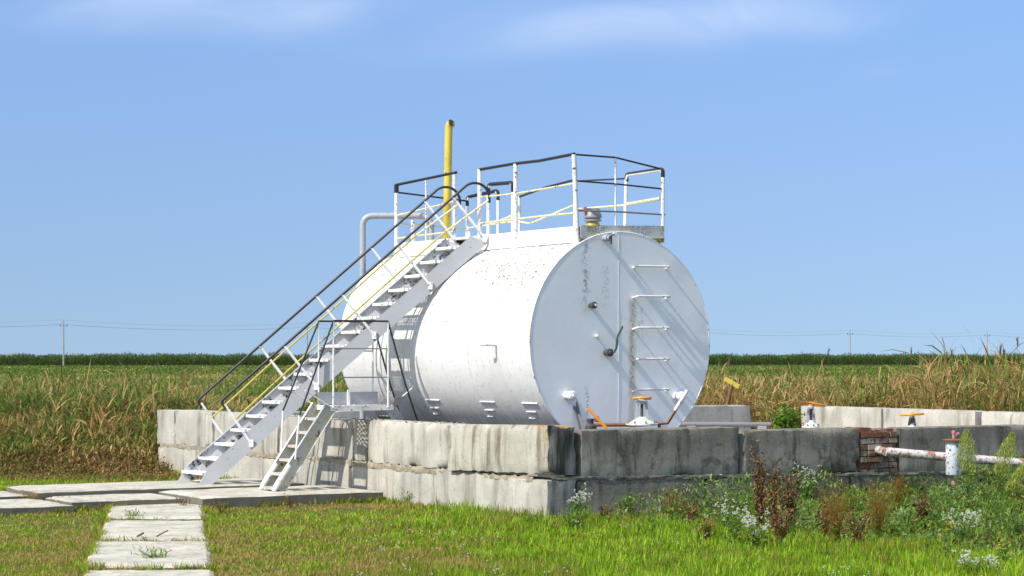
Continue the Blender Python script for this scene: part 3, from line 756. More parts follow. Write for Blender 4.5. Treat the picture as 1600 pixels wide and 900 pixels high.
# walkway on the crown
HW = .64
deck = MB()
deck.box((0, 2.4, TZ + TR + .045), (HW * 2, 4.7, .03))
wk = deck.build('walkway', M['white_worn'], tank)
def toe(a, b, h=.17, th=.01, mat='white', name='toe_board'):
    a, b = Vector(a), Vector(b); return MB().bar(a + Vector((0, 0, h / 2)), b + Vector((0, 0, h / 2)), th, h).build(name, M[mat], wk)
ZB = 3.325
toe((-HW, .10, ZB), (-HW, 2.40, ZB), mat='white')
toe((-HW, 3.08, ZB), (-HW, 4.72, ZB), mat='white')
toe((HW, .08, ZB + .06), (HW, 4.72, ZB + .06), mat='white')
toe((-HW, 4.74, ZB), (HW, 4.74, ZB))
toe((-HW + .02, .03, ZB + .02), (HW + .03, .03, ZB + .06), h=.19, mat='lichen_plate')['label'] = 'front toe board thick with yellow and grey lichen'
MB().bar((-HW + .02, .018, ZB + .03), (HW + .03, .018, ZB + .07), .02, .035).build('moss_line', M['moss'], wk)
for y in (.1, 1.5, 2.4, 3.1, 4.65):
    for sx in (-1, 1):
        zb = TZ + math.sqrt(TR ** 2 - HW ** 2) - .02
        MB().box((sx * (HW - .03), y, (zb + 3.46) / 2), (.09, .07, 3.46 - zb)).build('deck_bracket', M['moss'] if (sx > 0 and y < .2) else M['white'], wk)
hook = MB().box((-.28, 3.3, 3.56), (.02, .10, .16)).box((-.28, 3.3, 3.66), (.02, .04, .10)).build('upright_plate', M['white'], wk)

def railing(name, label=None):
    e = empty(name); e.parent = tank
    if label: e['label'] = label
    return e
def post(e, b, s, z0, z1, r_=.026, b2=None, mat='white_worn'):
    return MB().tube([(b, s, z0), (b if b2 is None else b2, s, z1)], r_, 10).build('post', M[mat], e, smooth=True)
def rail(e, pts, r_=.014, mat='yellow_worn', name='mid_rail', rr=.0):
    pts = smooth_path(pts, rr) if rr else pts
    return MB().tube(pts, r_, 8).build(name, M[mat], e, smooth=True)
r1 = railing('guard_rail', 'left front railing from the stairs to the tank end')
post(r1, -HW - .005, .06, 3.31, 4.42, .030, b2=-HW - .06)
post(r1, -HW - .01, 1.49, 3.31, 4.42, .030)
post(r1, -HW - .01, 2.39, 3.31, 4.42, .030)
rail(r1, [(-HW - .06, .05, 4.425), (-HW - .03, .9, 4.41), (-HW - .01, 1.5, 4.425), (-HW - .01, 2.40, 4.415)], .021, 'black', 'top_rail')
rail(r1, [(-HW - .04, .06, 4.06), (-HW - .01, 1.45, 4.03), (-HW - .01, 2.38, 4.04)], .012)
rail(r1, [(-HW - .03, .06, 3.69), (-HW + .01, .9, 3.70), (-HW - .01, 2.38, 3.69)], .014)
r2 = railing('guard_rail', 'front railing across the tank end')
post(r2, -.07, .05, 3.42, 4.42, .012)
rail(r2, [(-HW - .06, .05, 4.42), (-.07, .05, 4.415), (.62, .05, 4.31)], .012, 'black', 'top_rail')
rail(r2, [(-HW - .03, .05, 4.09), (-.07, .05, 4.08), (HW + .02, .05, 4.05)], .011, 'black')
rail(r2, [(-HW - .03, .05, 3.72), (-.07, .05, 3.73), (HW + .07, .05, 3.72)], .012, 'iron')
r3 = railing('guard_rail', 'right front railing with a rounded black top bar')
rail(r3, [(HW + .03, .05, 3.36), (HW + .035, .05, 4.30), (HW + .03, .84, 4.29), (HW, .84, 3.46)], .024, 'white_worn', 'bent_post', .07)
rail(r3, [(HW + .036, .05, 4.20), (HW + .036, .05, 4.305), (HW + .031, .84, 4.295), (HW + .03, .84, 4.20)], .0265, 'black', 'top_rail', .07)
rail(r3, [(HW + .03, .07, 3.93), (HW + .02, .83, 3.90)], .022, 'yellow_worn')
r4 = railing('guard_rail', 'long right railing with a bent middle bar')
post(r4, HW, 2.0, 3.46, 4.34, .026); 
rail(r4, [(HW, .86, 4.24), (HW, 2.0, 4.29)], .011, 'black', 'top_rail')
MB().tube([(HW, 2.0, 4.25), (HW, 2.0, 4.37)], .03, 10).build('sleeve', M['black'], r4)
rail(r4, [(HW, 2.0, 4.31), (HW, 2.7, 4.26), (HW, 3.42, 4.17)], .016, 'black', 'top_rail')
rail(r4, [(HW, .84, 3.89), (HW, 2.0, 3.91)], .012)
rail(r4, [(HW, 2.0, 3.97), (HW, 2.75, 3.84), (HW - .02, 3.1, 3.77), (HW, 3.42, 3.82), (HW, 3.9, 3.83)], .014, rr=.12)
rail(r4, [(HW, 3.42, 3.46), (HW, 3.42, 4.18)], .026, 'white_worn', 'post')
r5 = railing('guard_rail', 'short hooped rail beside the hatch')
rail(r5, [(.30, 3.05, 3.48), (.30, 3.05, 4.33), (.30, 3.70, 4.35), (.30, 3.70, 3.48)], .024, 'white', 'bent_post', .08)
rail(r5, [(.30, 3.05, 4.2), (.30, 3.05, 4.332), (.30, 3.70, 4.352), (.30, 3.70, 4.2)], .027, 'black', 'top_rail', .08)
rail(r5, [(.30, 3.06, 3.87), (.30, 3.55, 3.78), (.30, 3.69, 3.80)], .02, 'yellow_worn')
r6 = railing('guard_rail', 'rear right railing with a rounded top bar')
rail(r6, [(HW, 3.98, 3.46), (HW, 3.98, 4.30), (HW, 4.84, 4.26), (HW, 4.84, 3.46)], .022, 'white', 'bent_post', .09)
rail(r6, [(HW, 3.98, 4.16), (HW, 3.98, 4.302), (HW, 4.84, 4.262), (HW, 4.84, 4.13)], .025, 'black', 'top_rail', .09)
rail(r6, [(HW, 4.0, 3.82), (HW, 4.82, 3.80)], .012)
r7 = railing('guard_rail', 'rear left railing beside the yellow vent pipe')
post(r7, -HW, 3.07, 3.36, 4.40, .026); post(r7, -HW, 4.70, 3.20, 4.36, .028); post(r7, -HW, 3.85, 3.36, 4.38, .012)
rail(r7, [(-HW, 3.02, 4.425), (-HW, 4.70, 4.375)], .02, 'black', 'top_rail')
MB().tube([(-HW, 4.70, 4.26), (-HW, 4.70, 4.38)], .034, 10).build('sleeve', M['black'], r7)
rail(r7, [(-HW, 3.07, 4.03), (-HW, 4.70, 3.93)], .012); rail(r7, [(-HW, 3.07, 3.62), (-HW, 4.70, 3.60)], .012)
r8 = railing('guard_rail', 'rear railing across the far end')
rail(r8, [(-HW, 4.72, 4.27), (HW, 4.82, 4.20)], .013, 'black', 'top_rail')
rail(r8, [(-HW, 4.72, 3.82), (HW, 4.82, 3.80)], .012)
MB().tube([(-.45, 4.55, 3.2), (-.45, 4.55, 3.86)], .032, 10).build('post', M['white_worn'], r8, smooth=True)

# hatch near the front
hb, hs = .0, .66
h = MB().lathe((hb, hs, 3.47), [(0, .15), (.16, .085)], (0, 0, 1), 20).build('hatch_neck', M['moss'], tank, smooth=True)
o = MB().lathe((hb, hs, 3.64), [(0, .115), (.025, .115), (.026, .10), (.045, .10), (.046, .12), (.07, .12), (.09, .105), (.15, .10), (.17, .08)], (0, 0, 1), 22).build('hatch_cap', M['iron'], tank, smooth=True)
MB().box((hb - .13, hs, 3.80), (.05, .05, .04)).box((hb - .12, hs, 3.76), (.015, .015, .09)).build('wing_nut', M['pink'], o)
MB().box((hb, hs, 3.735), (.25, .04, .02)).build('lever', M['dark'], o)

# yellow vent pipe
vp = MB(); R0 = .056
base = Vector((.03, 4.42, 3.42)); tp = Vector((.06, 4.40, 5.20))
pth = [base, (base + tp) / 2, tp]; d = Vector((.18, -.80, .10)).normalized()
for k in range(1, 6):
    a = k / 5 * rad(80); pth.append(tp + Vector((0, 0, 1)) * .07 * math.sin(a) + d * .07 * (1 - math.cos(a)))
nn = 20
vp.tube(pth, R0, nn, cap=False)
vpo = vp.build('vent_pipe', M['yellow'], tank, smooth=True)
sol = vpo.modifiers.new('wall', 'SOLIDIFY'); sol.thickness = .006; sol.offset = -1
end_c = pth[-1]; end_d = (Vector(pth[-1]) - Vector(pth[-2])).normalized()
MB().ring(end_c, end_d, R0 - .004, .008, 22, 6).build('pipe_lip', M['dark'], vpo, smooth=True)
MB().lathe((base.x, base.y, 3.45), [(0, .13), (.03, .13), (.031, .07), (.06, .07)], (0, 0, 1), 20).build('flange', M['iron'], vpo, smooth=True)
for k in range(8):
    MB().lathe((base.x + .11 * math.cos(k * PI / 4), base.y + .11 * math.sin(k * PI / 4), 3.44), [(0, .012), (.07, .012)], (0, 0, 1), 6).build('flange_bolt', M['rust'], vpo)
# grey pipe over the rear end
pp = smooth_path([(-.05, 4.72, 3.46), (-.05, 4.72, 3.95), (-.90, 5.24, 3.95), (-.90, 5.24, .5)], .16, 7)
go = MB().tube(pp, .045, 14).build('filling_pipe', M['grey'], tank, smooth=True)
MB().lathe((-.05, 4.72, 3.46), [(0, .11), (.035, .11), (.036, .055), (.07, .055)], (0, 0, 1), 20).build('flange', M['rust'], go, smooth=True)
for k in range(8):
    MB().lathe((-.05 + .09 * math.cos(k * PI / 4), 4.72 + .09 * math.sin(k * PI / 4), 3.45), [(0, .012), (.08, .012)], (0, 0, 1), 6).build('flange_bolt', M['rust'], go)

# ------------------------------------------------------------------ tall staircase
F = Vector((-4.03, 27.30, .29)); TT = Vector((-.496, 27.42, 3.41)); WV = Vector((-.38, .60, 0))   # near stringer centre line; width vector
org = Vector((F.x, F.y, 0))
st = empty('staircase', org)
tag(st, 'tall white steel staircase with black handrails up to the tank', 'staircase')
F0, T0 = F - org, TT - org
ud = (T0 - F0).normalized(); side = Vector((ud.x, ud.y, 0)).normalized(); nrm_s = WV.cross(ud).normalized()
vd = Vector((0, 0, 1)) - ud * ud.z; vd.normalize()
hor = side
def sp(u, v, k=0.0): return F0 + ud * u + vd * v + WV * k
SLn = (T0 - F0).length
def stringer(k, name='stringer'):
    m3 = MB(); hd = .105; thv = WV.normalized() * .012
    P = [sp(-.14, -.075, k), sp(-.05, -hd, k), sp(SLn + .12, -hd, k), sp(SLn + .03, hd, k), sp(.06, hd, k), sp(-.17, .02, k)]
    # foot trimmed level, chamfered nose
    P[0].z = max(P[0].z, .19); P[1].z = max(P[1].z, .19)
    vs = [p - thv * .5 for p in P] + [p + thv * .5 for p in P]; m_ = len(P)
    m3.add(vs, [tuple(range(m_)), tuple(range(2 * m_ - 1, m_ - 1, -1))] + [(i, (i + 1) % m_, m_ + (i + 1) % m_, m_ + i) for i in range(m_)])
    s_ = 1 if k < .5 else -1
    for q in (-1, 1):
        m3.bar(sp(.06 if q > 0 else -.03, q * (hd - .004), k) + WV.normalized() * s_ * .025, sp(SLn + .03, q * (hd - .004), k) + WV.normalized() * s_ * .025, .05, .008, up=tuple(vd))
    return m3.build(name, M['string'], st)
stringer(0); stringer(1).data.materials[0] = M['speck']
NT = 17
def perforated(c, L_, D_, th, mat, parent, name, ux, uy, holes=True):
    nu, nv = 30, 9; m3 = MB()
    ux, uy = ux.normalized(), uy.normalized(); c = Vector(c)
    for i in range(nu):
        for j in range(nv):
            if holes and 2 <= j <= 6 and 2 <= i <= 27 and (i + j) % 2 == 0 and not 13 <= i <= 15: continue
            q = c + ux * ((i + .5) / nu - .5) * L_ + uy * ((j + .5) / nv - .5) * D_
            x, y = ux * L_ / nu / 2, uy * D_ / nv / 2
            m3.add([q - x - y, q + x - y, q + x + y, q - x + y], [(0, 1, 2, 3)])
    o = m3.build(name, mat, parent)
    b_ = bmesh.new(); b_.from_mesh(o.data); bmesh.ops.remove_doubles(b_, verts=b_.verts, dist=1e-4); b_.to_mesh(o.data); b_.free()
    s = o.modifiers.new('th', 'SOLIDIFY'); s.thickness = th
    return o
for i in range(NT):
    f = (i + .12) / (NT - .55); c = F0.lerp(T0, f) + WV * .5 + Vector((0, 0, .03))
    tr = perforated(c, WV.length * .97, .235, .006, M['step'], st, 'tread', WV, hor, holes=(i in (3, 4, 8, 10, 12, 13)))
    # bent-down front and back lips of the tread
    nose = MB().bar(c - hor * .118 - WV * .485 + Vector((0, 0, -.014)), c - hor * .118 + WV * .485 + Vector((0, 0, -.014)), .006, .036).build('nosing', M['white_worn'], tr)
    for q in (.96,):
        a = F0.lerp(T0, f) + WV * q
        MB().bar(a - hor * .1 + Vector((0, 0, .008)), a + hor * .1 + Vector((0, 0, .008)), .03, .03).build('cleat', M['step'], tr)
RH = .665
pu = [.70, 1.85, 2.88, 3.88, 4.85]
for k in (0, 1):
    kk = -.04 if k == 0 else 1.04
    hr = empty('handrail'); hr.parent = st
    hr['label'] = ('near' if k == 0 else 'far') + ' handrail, black top bar over yellow bar'
    for j, u in enumerate(pu):
        vt = RH if 0 < j else RH - .06
        sh = .04 if j else .08
        MB().bar(sp(u, .0, kk), sp(u + sh, vt, kk), .028, .028, up=tuple(WV.normalized())).build('post', M['white_worn'], hr)
        if k == 0: MB().box(sp(u, -.02, kk * 1.1), (.06, .02, .10)).build('base_plate', M['white_worn'], hr)
    a, b = sp(.62, RH - .12, kk), sp(.66, RH, kk)
    e1 = sp(SLn + .02, RH, kk)
    curve = [sp(.755, RH - .12, kk), sp(.765, RH - .005, kk), sp(.95, RH, kk)]
    m3 = MB()
    path = smooth_path(curve, .07, 5)
    path += [sp(1.8, RH, kk), sp(2.9, RH, kk), sp(3.9, RH, kk), sp(5.13, RH, kk)]
    cen = sp(5.13, RH, kk); hx = Vector((ud.x, ud.y, 0)).normalized()
    # hoop at the top
    for q in range(1, 10):
        a = rad(41) - q / 9 * rad(41 + 80)
        # integrate an arc
        step = .046
        cen = cen + (hx * math.cos(a) + Vector((0, 0, 1)) * math.sin(a)) * step
        path.append(cen.copy())
    path.append(cen + Vector((0, 0, -.08)))
    m3.tube(path, .018, 10).build('top_rail', M['black'], hr, smooth=True)
    yl = [sp(.74, .36, kk), sp(1.85, .385, kk), sp(2.9, .38, kk), sp(3.9, .39, kk), sp(4.5, .385, kk)]
    MB().tube(yl, .0125, 8).build('mid_rail', M['yellow_rail'], hr, smooth=True)
    MB().tube([sp(4.5, .385, kk), cen + Vector((0, 0, -.04))], .015, 8).build('mid_rail', M['yellow_worn'], hr, smooth=True)

# ------------------------------------------------------------------ small steps over the wall
sl = empty('step_stile', wall_to_world(-1.1, 4.42, 0), WA)      # local x into the enclosure, y along the wall
tag(sl, 'small white steel steps and railed platform crossing over the block wall', 'steps')
def q_(o_, w_, z_): return Vector((1.1 - o_, w_ - 4.42, z_))     # o_: distance outside the wall face
N0, N1 = 4.42, 4.82
SA, SB = (1.315, .17), (.57, 1.235)                              # foot and head of the stringers (o, z)
for wv in (N0, N1):
    a, b = q_(SA[0], wv, SA[1]), q_(SB[0], wv, SB[1]); d = (b - a).normalized(); nv_ = Vector((0, 1, 0)).cross(d)
    pr = .085
    P = [a - nv_ * pr, b - nv_ * pr, b + nv_ * pr, a + nv_ * pr]
    vs = [p + Vector((0, -.005, 0)) for p in P] + [p + Vector((0, .005, 0)) for p in P]
    m3 = MB().add(vs, [(0, 1, 2, 3), (7, 6, 5, 4)] + [(i, (i + 1) % 4, 4 + (i + 1) % 4, 4 + i) for i in range(4)])
    so = m3.build('stringer', M['stile'], sl)
    e = MB().bar(a + nv_ * pr * -1, b + nv_ * pr * -1, .04, .006, up=tuple(nv_)).bar(a + nv_ * pr, b + nv_ * pr, .04, .006, up=tuple(nv_)).build('flange_edge', M['white'], so)
    MB().tube([a + nv_ * -.06 + d * -.06 + Vector((0, -.02, 0)), a + nv_ * -.06 + d * .34 + Vector((0, -.02, 0))], .03, 12).build('pipe_foot', M['white'], sl, smooth=True)
for i in range(6):
    f = (i + .15) / 6; o_ = SA[0] + (SB[0] - SA[0]) * f; z_ = SA[1] + (SB[1] - SA[1]) * f
    MB().box(q_(o_ - .0, (N0 + N1) / 2, z_), (.17, N1 - N0 - .02, .012)).box(q_(o_ + .085, (N0 + N1) / 2, z_ - .012), (.006, N1 - N0 - .02, .035)).build('tread', M['stile'], sl)
ZD = 1.25
perforated(q_(0.110, (N0 + N1) / 2, ZD - .004), .92, N1 - N0 + .02, .006, M['step'], sl, 'platform', Vector((1, 0, 0)), Vector((0, 1, 0)))
for wv in (N0 - .012, N1 + .012):
    MB().box(q_(0.110, wv, ZD - .035), (.94, .012, .07)).build('platform_edge', M['white_worn'], sl)
MB().box(q_(0.575, (N0 + N1) / 2, ZD - .03), (.012, N1 - N0, .06)).build('platform_edge', M['white'], sl)
# toe plates on the far side
for a, b in ((.56, .13), (.10, -.33)):
    MB().box(q_((a + b) / 2, N1, ZD + .09), (abs(a - b), .008, .16)).build('toe_plate', M['grey'], sl)
MB().box(q_(0.115, N1 - .02, ZD + .07), (.035, .03, .26)).build('toe_bracket', M['white'], sl)
# stringers down the inner side
for wv in (N0 + .02, N1 - .02):
    a, b = q_(-0.330, wv, ZD - .03), q_(-1.020, wv, .12)
    d = (b - a).normalized(); nv_ = Vector((0, 1, 0)).cross(d); P = [a - nv_ * .08, b - nv_ * .08, b + nv_ * .08, a + nv_ * .08]
    vs = [p + Vector((0, -.005, 0)) for p in P] + [p + Vector((0, .005, 0)) for p in P]
    MB().add(vs, [(0, 1, 2, 3), (7, 6, 5, 4)] + [(i, (i + 1) % 4, 4 + (i + 1) % 4, 4 + i) for i in range(4)]).build('stringer', M['grey'], sl)
for i in range(5):
    f = (i + .6) / 5.4; MB().box(q_(-.33 - .69 * f, (N0 + N1) / 2, ZD - .03 - 1.1 * f), (.16, N1 - N0 - .06, .01)).build('tread', M['stile'], sl)
RT = 2.36
for wv, gr_ in ((N0, 'near'), (N1, 'far')):
    hr = empty('handrail'); hr.parent = sl; hr['label'] = gr_ + ' railing of thin white rods with black top bars'
    y_ = wv + (-.02 if wv == N0 else .02)
    for o_ in (.54, -.27):
        MB().tube([q_(o_, y_, ZD - .03), q_(o_, y_, RT)], .0125, 8).build('post', M['white'], hr, smooth=True)
    MB().tube([q_(0.540, y_, RT + .005), q_(-0.270, y_, RT + .005)], .0125, 8).build('top_rail', M['black'], hr)
    for z_ in ((2.0, 1.62) if wv == N0 else (1.97,)):
        MB().tube([q_(0.540, y_, z_), q_(-0.270, y_, z_)], .009, 6).build('mid_rail', M['iron'], hr)
    # sloping rails: outside (to the left) and inside (to the right)
    lo_ = q_(1.030, y_, 1.13) if wv == N0 else q_(1.060, y_, 1.18)
    MB().tube([q_(0.540, y_, RT), lo_], .013, 8).build('sloping_rail', M['black'], hr)
    MB().tube([lo_, q_(1.090, y_, .56)], .013, 8).build('post', M['white'], hr)
    ri_ = [q_(-0.270, y_, RT), q_(-0.540, y_, 1.50), q_(-0.720, y_, 1.02)]
    MB().tube(ri_, .013, 8).build('sloping_rail', M['black'], hr)
    MB().tube([q_(0.570, y_, ZD - .02), q_(0.950, y_, ZD + .20)], .010, 6).build('brace', M['white'], hr)
    MB().tube([q_(-0.320, y_, ZD - .02), q_(-0.630, y_, ZD + .22)], .010, 6).build('brace', M['white'], hr)
# pointed steel gusset at the platform's inner end
MB().add([q_(-0.330, N0 - .02, ZD + .0), q_(-0.370, N0 - .02, ZD + .10), q_(-0.530, N0 - .02, ZD + .12), q_(-0.390, N0 - .02, ZD - .02),
          q_(-0.330, N0 - .03, ZD + .0), q_(-0.370, N0 - .03, ZD + .10), q_(-0.530, N0 - .03, ZD + .12), q_(-0.390, N0 - .03, ZD - .02)],
         [(0, 1, 2, 3), (7, 6, 5, 4), (0, 4, 5, 1), (1, 5, 6, 2), (2, 6, 7, 3), (3, 7, 4, 0)]).build('gusset', M['iron'], sl)

# ------------------------------------------------------------------ valves and pipes inside the enclosure
def at(px, Y, z): return Vector(((px - 800) / 3200 * Y, Y, z))
def zat(py, Y): return EYE + (560 - py) / 3200 * Y
def gate_valve(loc, H, wheelR, tilt, label, wheelmat='orange', bodymat='alu', az=0.0, sc=1.0):
    """base flange dome, open yoke, stem and handwheel; H = height of the wheel above loc"""
    e = empty('gate_valve', loc, az); tag(e, label, 'valve', 'gate valves beside the tank')
    f = MB().lathe((0, 0, 0), [(0, .20 * sc), (.02, .20 * sc), (.021, .175 * sc), (.045, .13 * sc), (.075, .075 * sc), (.10, .055 * sc)], n=24).build('bonnet', M['white_worn'], e, smooth=True)
    for k in range(8):
        a = k * PI / 4 + .2; MB().lathe((.175 * sc * math.cos(a), .175 * sc * math.sin(a), .02), [(0, .013), (.03, .013)], n=6).build('bolt', M['iron'], f)
    yo = MB()
    for sx in (-1, 1): yo.add([(sx * .075 * sc - .016, -.035, .07), (sx * .075 * sc + .016, -.035, .07), (sx * .075 * sc + .016, .035, .07), (sx * .075 * sc - .016, .035, .07),
                               (sx * .05 * sc - .014, -.028, H - .06), (sx * .05 * sc + .014, -.028, H - .06), (sx * .05 * sc + .014, .028, H - .06), (sx * .05 * sc - .014, .028, H - .06)],
                              [(0, 1, 2, 3), (4, 5, 6, 7), (0, 1, 5, 4), (1, 2, 6, 5), (2, 3, 7, 6), (3, 0, 4, 7)])
    yo.lathe((0, 0, H - .07), [(0, .07 * sc), (.03, .07 * sc), (.06, .045 * sc)], n=16)
    yo.build('yoke', M[bodymat], e, smooth=False, bevel=.003)
    MB().tube([(0, 0, .1), (0, 0, H + .03)], .018, 10).build('stem', M['dark'], e)
    ax = Vector((math.sin(tilt), .05, math.cos(tilt)))
    u = ax.orthogonal().normalized(); v_ = ax.cross(u); c = Vector((0, 0, H))
    wh = MB().ring(c, ax, wheelR, .017, 32, 8)
    for k in range(3):
        a = k * 2 * PI / 3 + .4; wh.tube([c, c + (u * math.cos(a) + v_ * math.sin(a)) * wheelR], .012, 6)
    wh.lathe(c - ax * .02, [(0, .035), (.05, .03)], tuple(ax), 14)
    wh.build('handwheel', M[wheelmat], e, smooth=True)
    return e
# beside the tank end
Y0 = 25.3
gate_valve(at(1003, Y0, zat(664, Y0)), .33, .105, 0.0, 'white valve with brown handwheel in front of the tank end', 'orange', 'alu')
Y1 = 28.6
gate_valve(at(1267, Y1, zat(668, Y1)), .33, .19, .16, 'silver valve with large tilted orange handwheel between the walls', 'orange', 'alu', sc=.62)
Y2 = 31.5
gate_valve(at(1425, Y2, zat(672, Y2)), .24, .17, -.05, 'dark valve with a smaller orange handwheel at the right', 'orange', 'dark', sc=.6)
# quarter-turn lever valve
Yl = 25.15
lv = empty('lever_valve', at(925, Yl, zat(672, Yl))); tag(lv, 'small dark valve with a slanted orange lever at the foot of the tank', 'valve')
MB().lathe((-.02, 0, 0), [(0, .07), (.05, .07), (.08, .04), (.14, .045)], n=14).build('valve_body', M['dark'], lv, smooth=True)
MB().lathe((.055, -.04, .13), [(0, .035), (.07, .035)], (0, -1, .2), 10).build('hub', M['rust'], lv)
MB().bar((-.06, -.09, .27), (.18, -.09, .02), .045, .035).build('lever', M['orange'], lv, bevel=.004)
# bent pipe frame in front of the end plate
Yf = 25.35
fr = empty('pipe_frame', at(980, Yf, 0)); tag(fr, 'rusty bent pipe standing before the tank end', 'pipe')
o0 = at(980, Yf, 0)
pf = [at(1074, Yf, zat(610, Yf)) - o0, at(1043, Yf, zat(661, Yf)) - o0, at(1000, Yf, zat(664, Yf)) - o0, at(922, Yf, zat(664, Yf)) - o0]
MB().tube(smooth_path([pf[0], pf[1]], .04) + smooth_path(pf[1:], .03)[1:], .022, 10).build('bent_pipe', M['rust'], fr, smooth=True)
MB().tube([pf[0], pf[0].lerp(pf[1], .62)], .0245, 10).build('white_sleeve', M['white_worn'], fr, smooth=True)
for i, x in enumerate((930, 1030)):
    p = at(x, Yf, zat(664, Yf)) - o0; MB().tube([p, Vector((p.x, p.y, .055))], .02, 8).build('leg', M['rust'], fr)
ab = empty('angle_bar', at(917, Yf, 0)); tag(ab, 'grey steel channel leaning against the tank end at its lower left', 'bar')
o1 = at(917, Yf, 0)
a_, b_ = at(892, Yf + .25, zat(612, Yf)) - o1, at(938, Yf - .1, .06) - o1
MB().bar(a_, b_, .055, .008).bar(a_ + Vector((.028, 0, 0)), b_ + Vector((.028, 0, 0)), .008, .05).build('channel', M['iron'], ab)
# grey pipe lying before the rear wall
Yp = 35.0
gpz = zat(662.5, Yp)
gpipe = empty('grey_pipe', at(1130, Yp, 0)); tag(gpipe, 'long pale grey pipe running level before the rear wall', 'pipe')
o2 = at(1130, Yp, 0)
MB().tube([at(900, Yp, gpz) - o2, at(1204, Yp, gpz - .01) - o2], .043, 14).build('pipe', M['iron'], gpipe, smooth=True)
for x in (950, 1080, 1190):
    p = at(x, Yp, gpz) - o2; MB().box((p.x, p.y, (gpz + .0) / 2), (.14, .2, gpz - .06)).build('pipe_support', M['conc_b'], gpipe)
# yellow marker
Ym = 41.0
mk = empty('marker_post', at(1128, Ym, 0)); tag(mk, 'yellow plate on a slanting rusty yellow post behind the rear wall', 'marker')
o3 = at(1128, Ym, 0)
a_, b_ = at(1122, Ym, .0) - o3, at(1144, Ym, zat(600, Ym)) - o3
MB().tube([Vector((-.12, 0, 0)), b_.lerp(Vector((-.12, 0, 0)), .35)], .035, 8).build('post', M['yellow'], mk)
MB().tube([b_.lerp(Vector((-.12, 0, 0)), .36), b_], .04, 8).build('rusty_collar', M['rust'], mk)
MB().bar(at(1132, Ym, zat(592, Ym)) - o3, at(1155, Ym, zat(605, Ym)) - o3, .07, .10).build('plate', M['yellow'], mk, bevel=.01)

# ------------------------------------------------------------------ rusty outlet pipe outside the front wall
po = empty('outlet_pipe', at(1490, 25.6, 0)); tag(po, 'rusty white pipe leaving the brick patch and passing a capped cylinder', 'pipe')
o4 = at(1490, 25.6, 0)
A = at(1384, 25.55, zat(705.5, 25.55)) - o4; B = at(1478, 25.6, zat(714, 25.6)) - o4; Cc = at(1700, 25.9, zat(731, 25.9)) - o4
MB().tube([A, B, Cc], .055, 16).build('pipe', M['rusty_pipe'], po, smooth=True)
MB().tube(smooth_path([A + Vector((.0, 0, 0)), A + Vector((-.03, .10, 0)), A + Vector((-.0, .75, 0))], .05), .052, 14).build('pipe_elbow', M['rusty_pipe'], po, smooth=True)
zc0, zc1 = zat(742, 25.55), zat(690, 25.55); pc = at(1490, 25.55, 0) - o4
cy = MB().lathe((pc.x, pc.y, zc0), [(0, .09), (.01, .098), (zc1 - zc0, .098)], n=24).build('cylinder_body', M['chipped'], po, smooth=True)
MB().lathe((pc.x - .0, pc.y, zc1), [(0, .135), (.02, .14), (.022, .13), (.035, .06)], (0.03, 0, 1), 24).build('rusty_flange', M['rust'], cy, smooth=True)
MB().tube([(pc.x, pc.y, zc1), (pc.x, pc.y, zc1 + .14)], .018, 8).box((pc.x + .03, pc.y, zc1 + .09), (.09, .02, .022), Matrix.Rotation(-.5, 3, 'Y')).lathe((pc.x, pc.y, zc1 + .10), [(0, .026), (.03, .026)], n=6).build('pink_tap', M['pink'], cy)
MB().tube([(pc.x + .0, pc.y, zc0 + .01), (pc.x + .0, pc.y, zc0 - .09)], .022, 8).lathe((pc.x, pc.y, zc0 - .12), [(0, .03), (.035, .03)], n=6).build('drain_plug', M['pink'], cy)
MB().tube([(pc.x, pc.y, zc0 - .1), (pc.x, pc.y, -.05)], .02, 8).build('support_rod', M['dark'], po)
Dd = Cc; MB().tube([Dd, Vector((Dd.x, Dd.y, -.05))], .03, 8).build('support_rod', M['rust'], po)

# ------------------------------------------------------------------ power line
PX0, PY0, DX, DY = -93.5, 427.0, 47.1, 37.0
labels = ['concrete power pole above the cornfield at the far left', 'concrete power pole seen through the stair handrails', '', '',
          'concrete power pole right of the tank over the pale wall', 'smallest power pole at the far right among reed tops']
tops = []
for i in range(6):
    x, y = PX0 + DX * i, PY0 + DY * i
    if i in (2, 3): tops.append(Vector((x, y, 0))); continue      # wholly behind the tank
    e = empty('power_pole', (x, y, 0)); tag(e, labels[i], 'pole', 'power poles across the fields')
    MB().tube([(0, 0, -.2), (0, 0, 9.3)], [.19, .11], 8).build('pole', M['conc_b'], e, smooth=True)
    MB().bar((-.75, 0, 8.55), (.75, 0, 8.55), .09, .09).build('crossarm', M['iron'], e)
    MB().tube([(0, 0, 9.2), (0, 0, 9.9)], .05, 6).build('top_pin', M['iron'], e)
    for q in (-.72, .72): MB().tube([(q, 0, 8.55), (q, 0, 8.95)], [.07, .10], 6).build('insulator', M['dark'], e)
    tops.append(Vector((x, y, 0)))
tops = [Vector((PX0 - DX, PY0 - DY, 0))] + tops + [Vector((PX0 + 6 * DX, PY0 + 6 * DY, 0))]
we = empty('power_lines', tops[0]); tag(we, 'thin sagging wires strung between the distant power poles', 'wires')
for q, h in ((-.72, 8.95), (.72, 8.95), (0, 9.9)):
    path = []
    for i in range(len(tops) - 1):
        for t in range(12):
            f = t / 12; p = tops[i].lerp(tops[i + 1], f); path.append(p + Vector((q, 0, h - 1.0 * 4 * f * (1 - f) * .9)) - tops[0])
    MB().tube(path, .016, 4).build('wire', M['iron'], we)

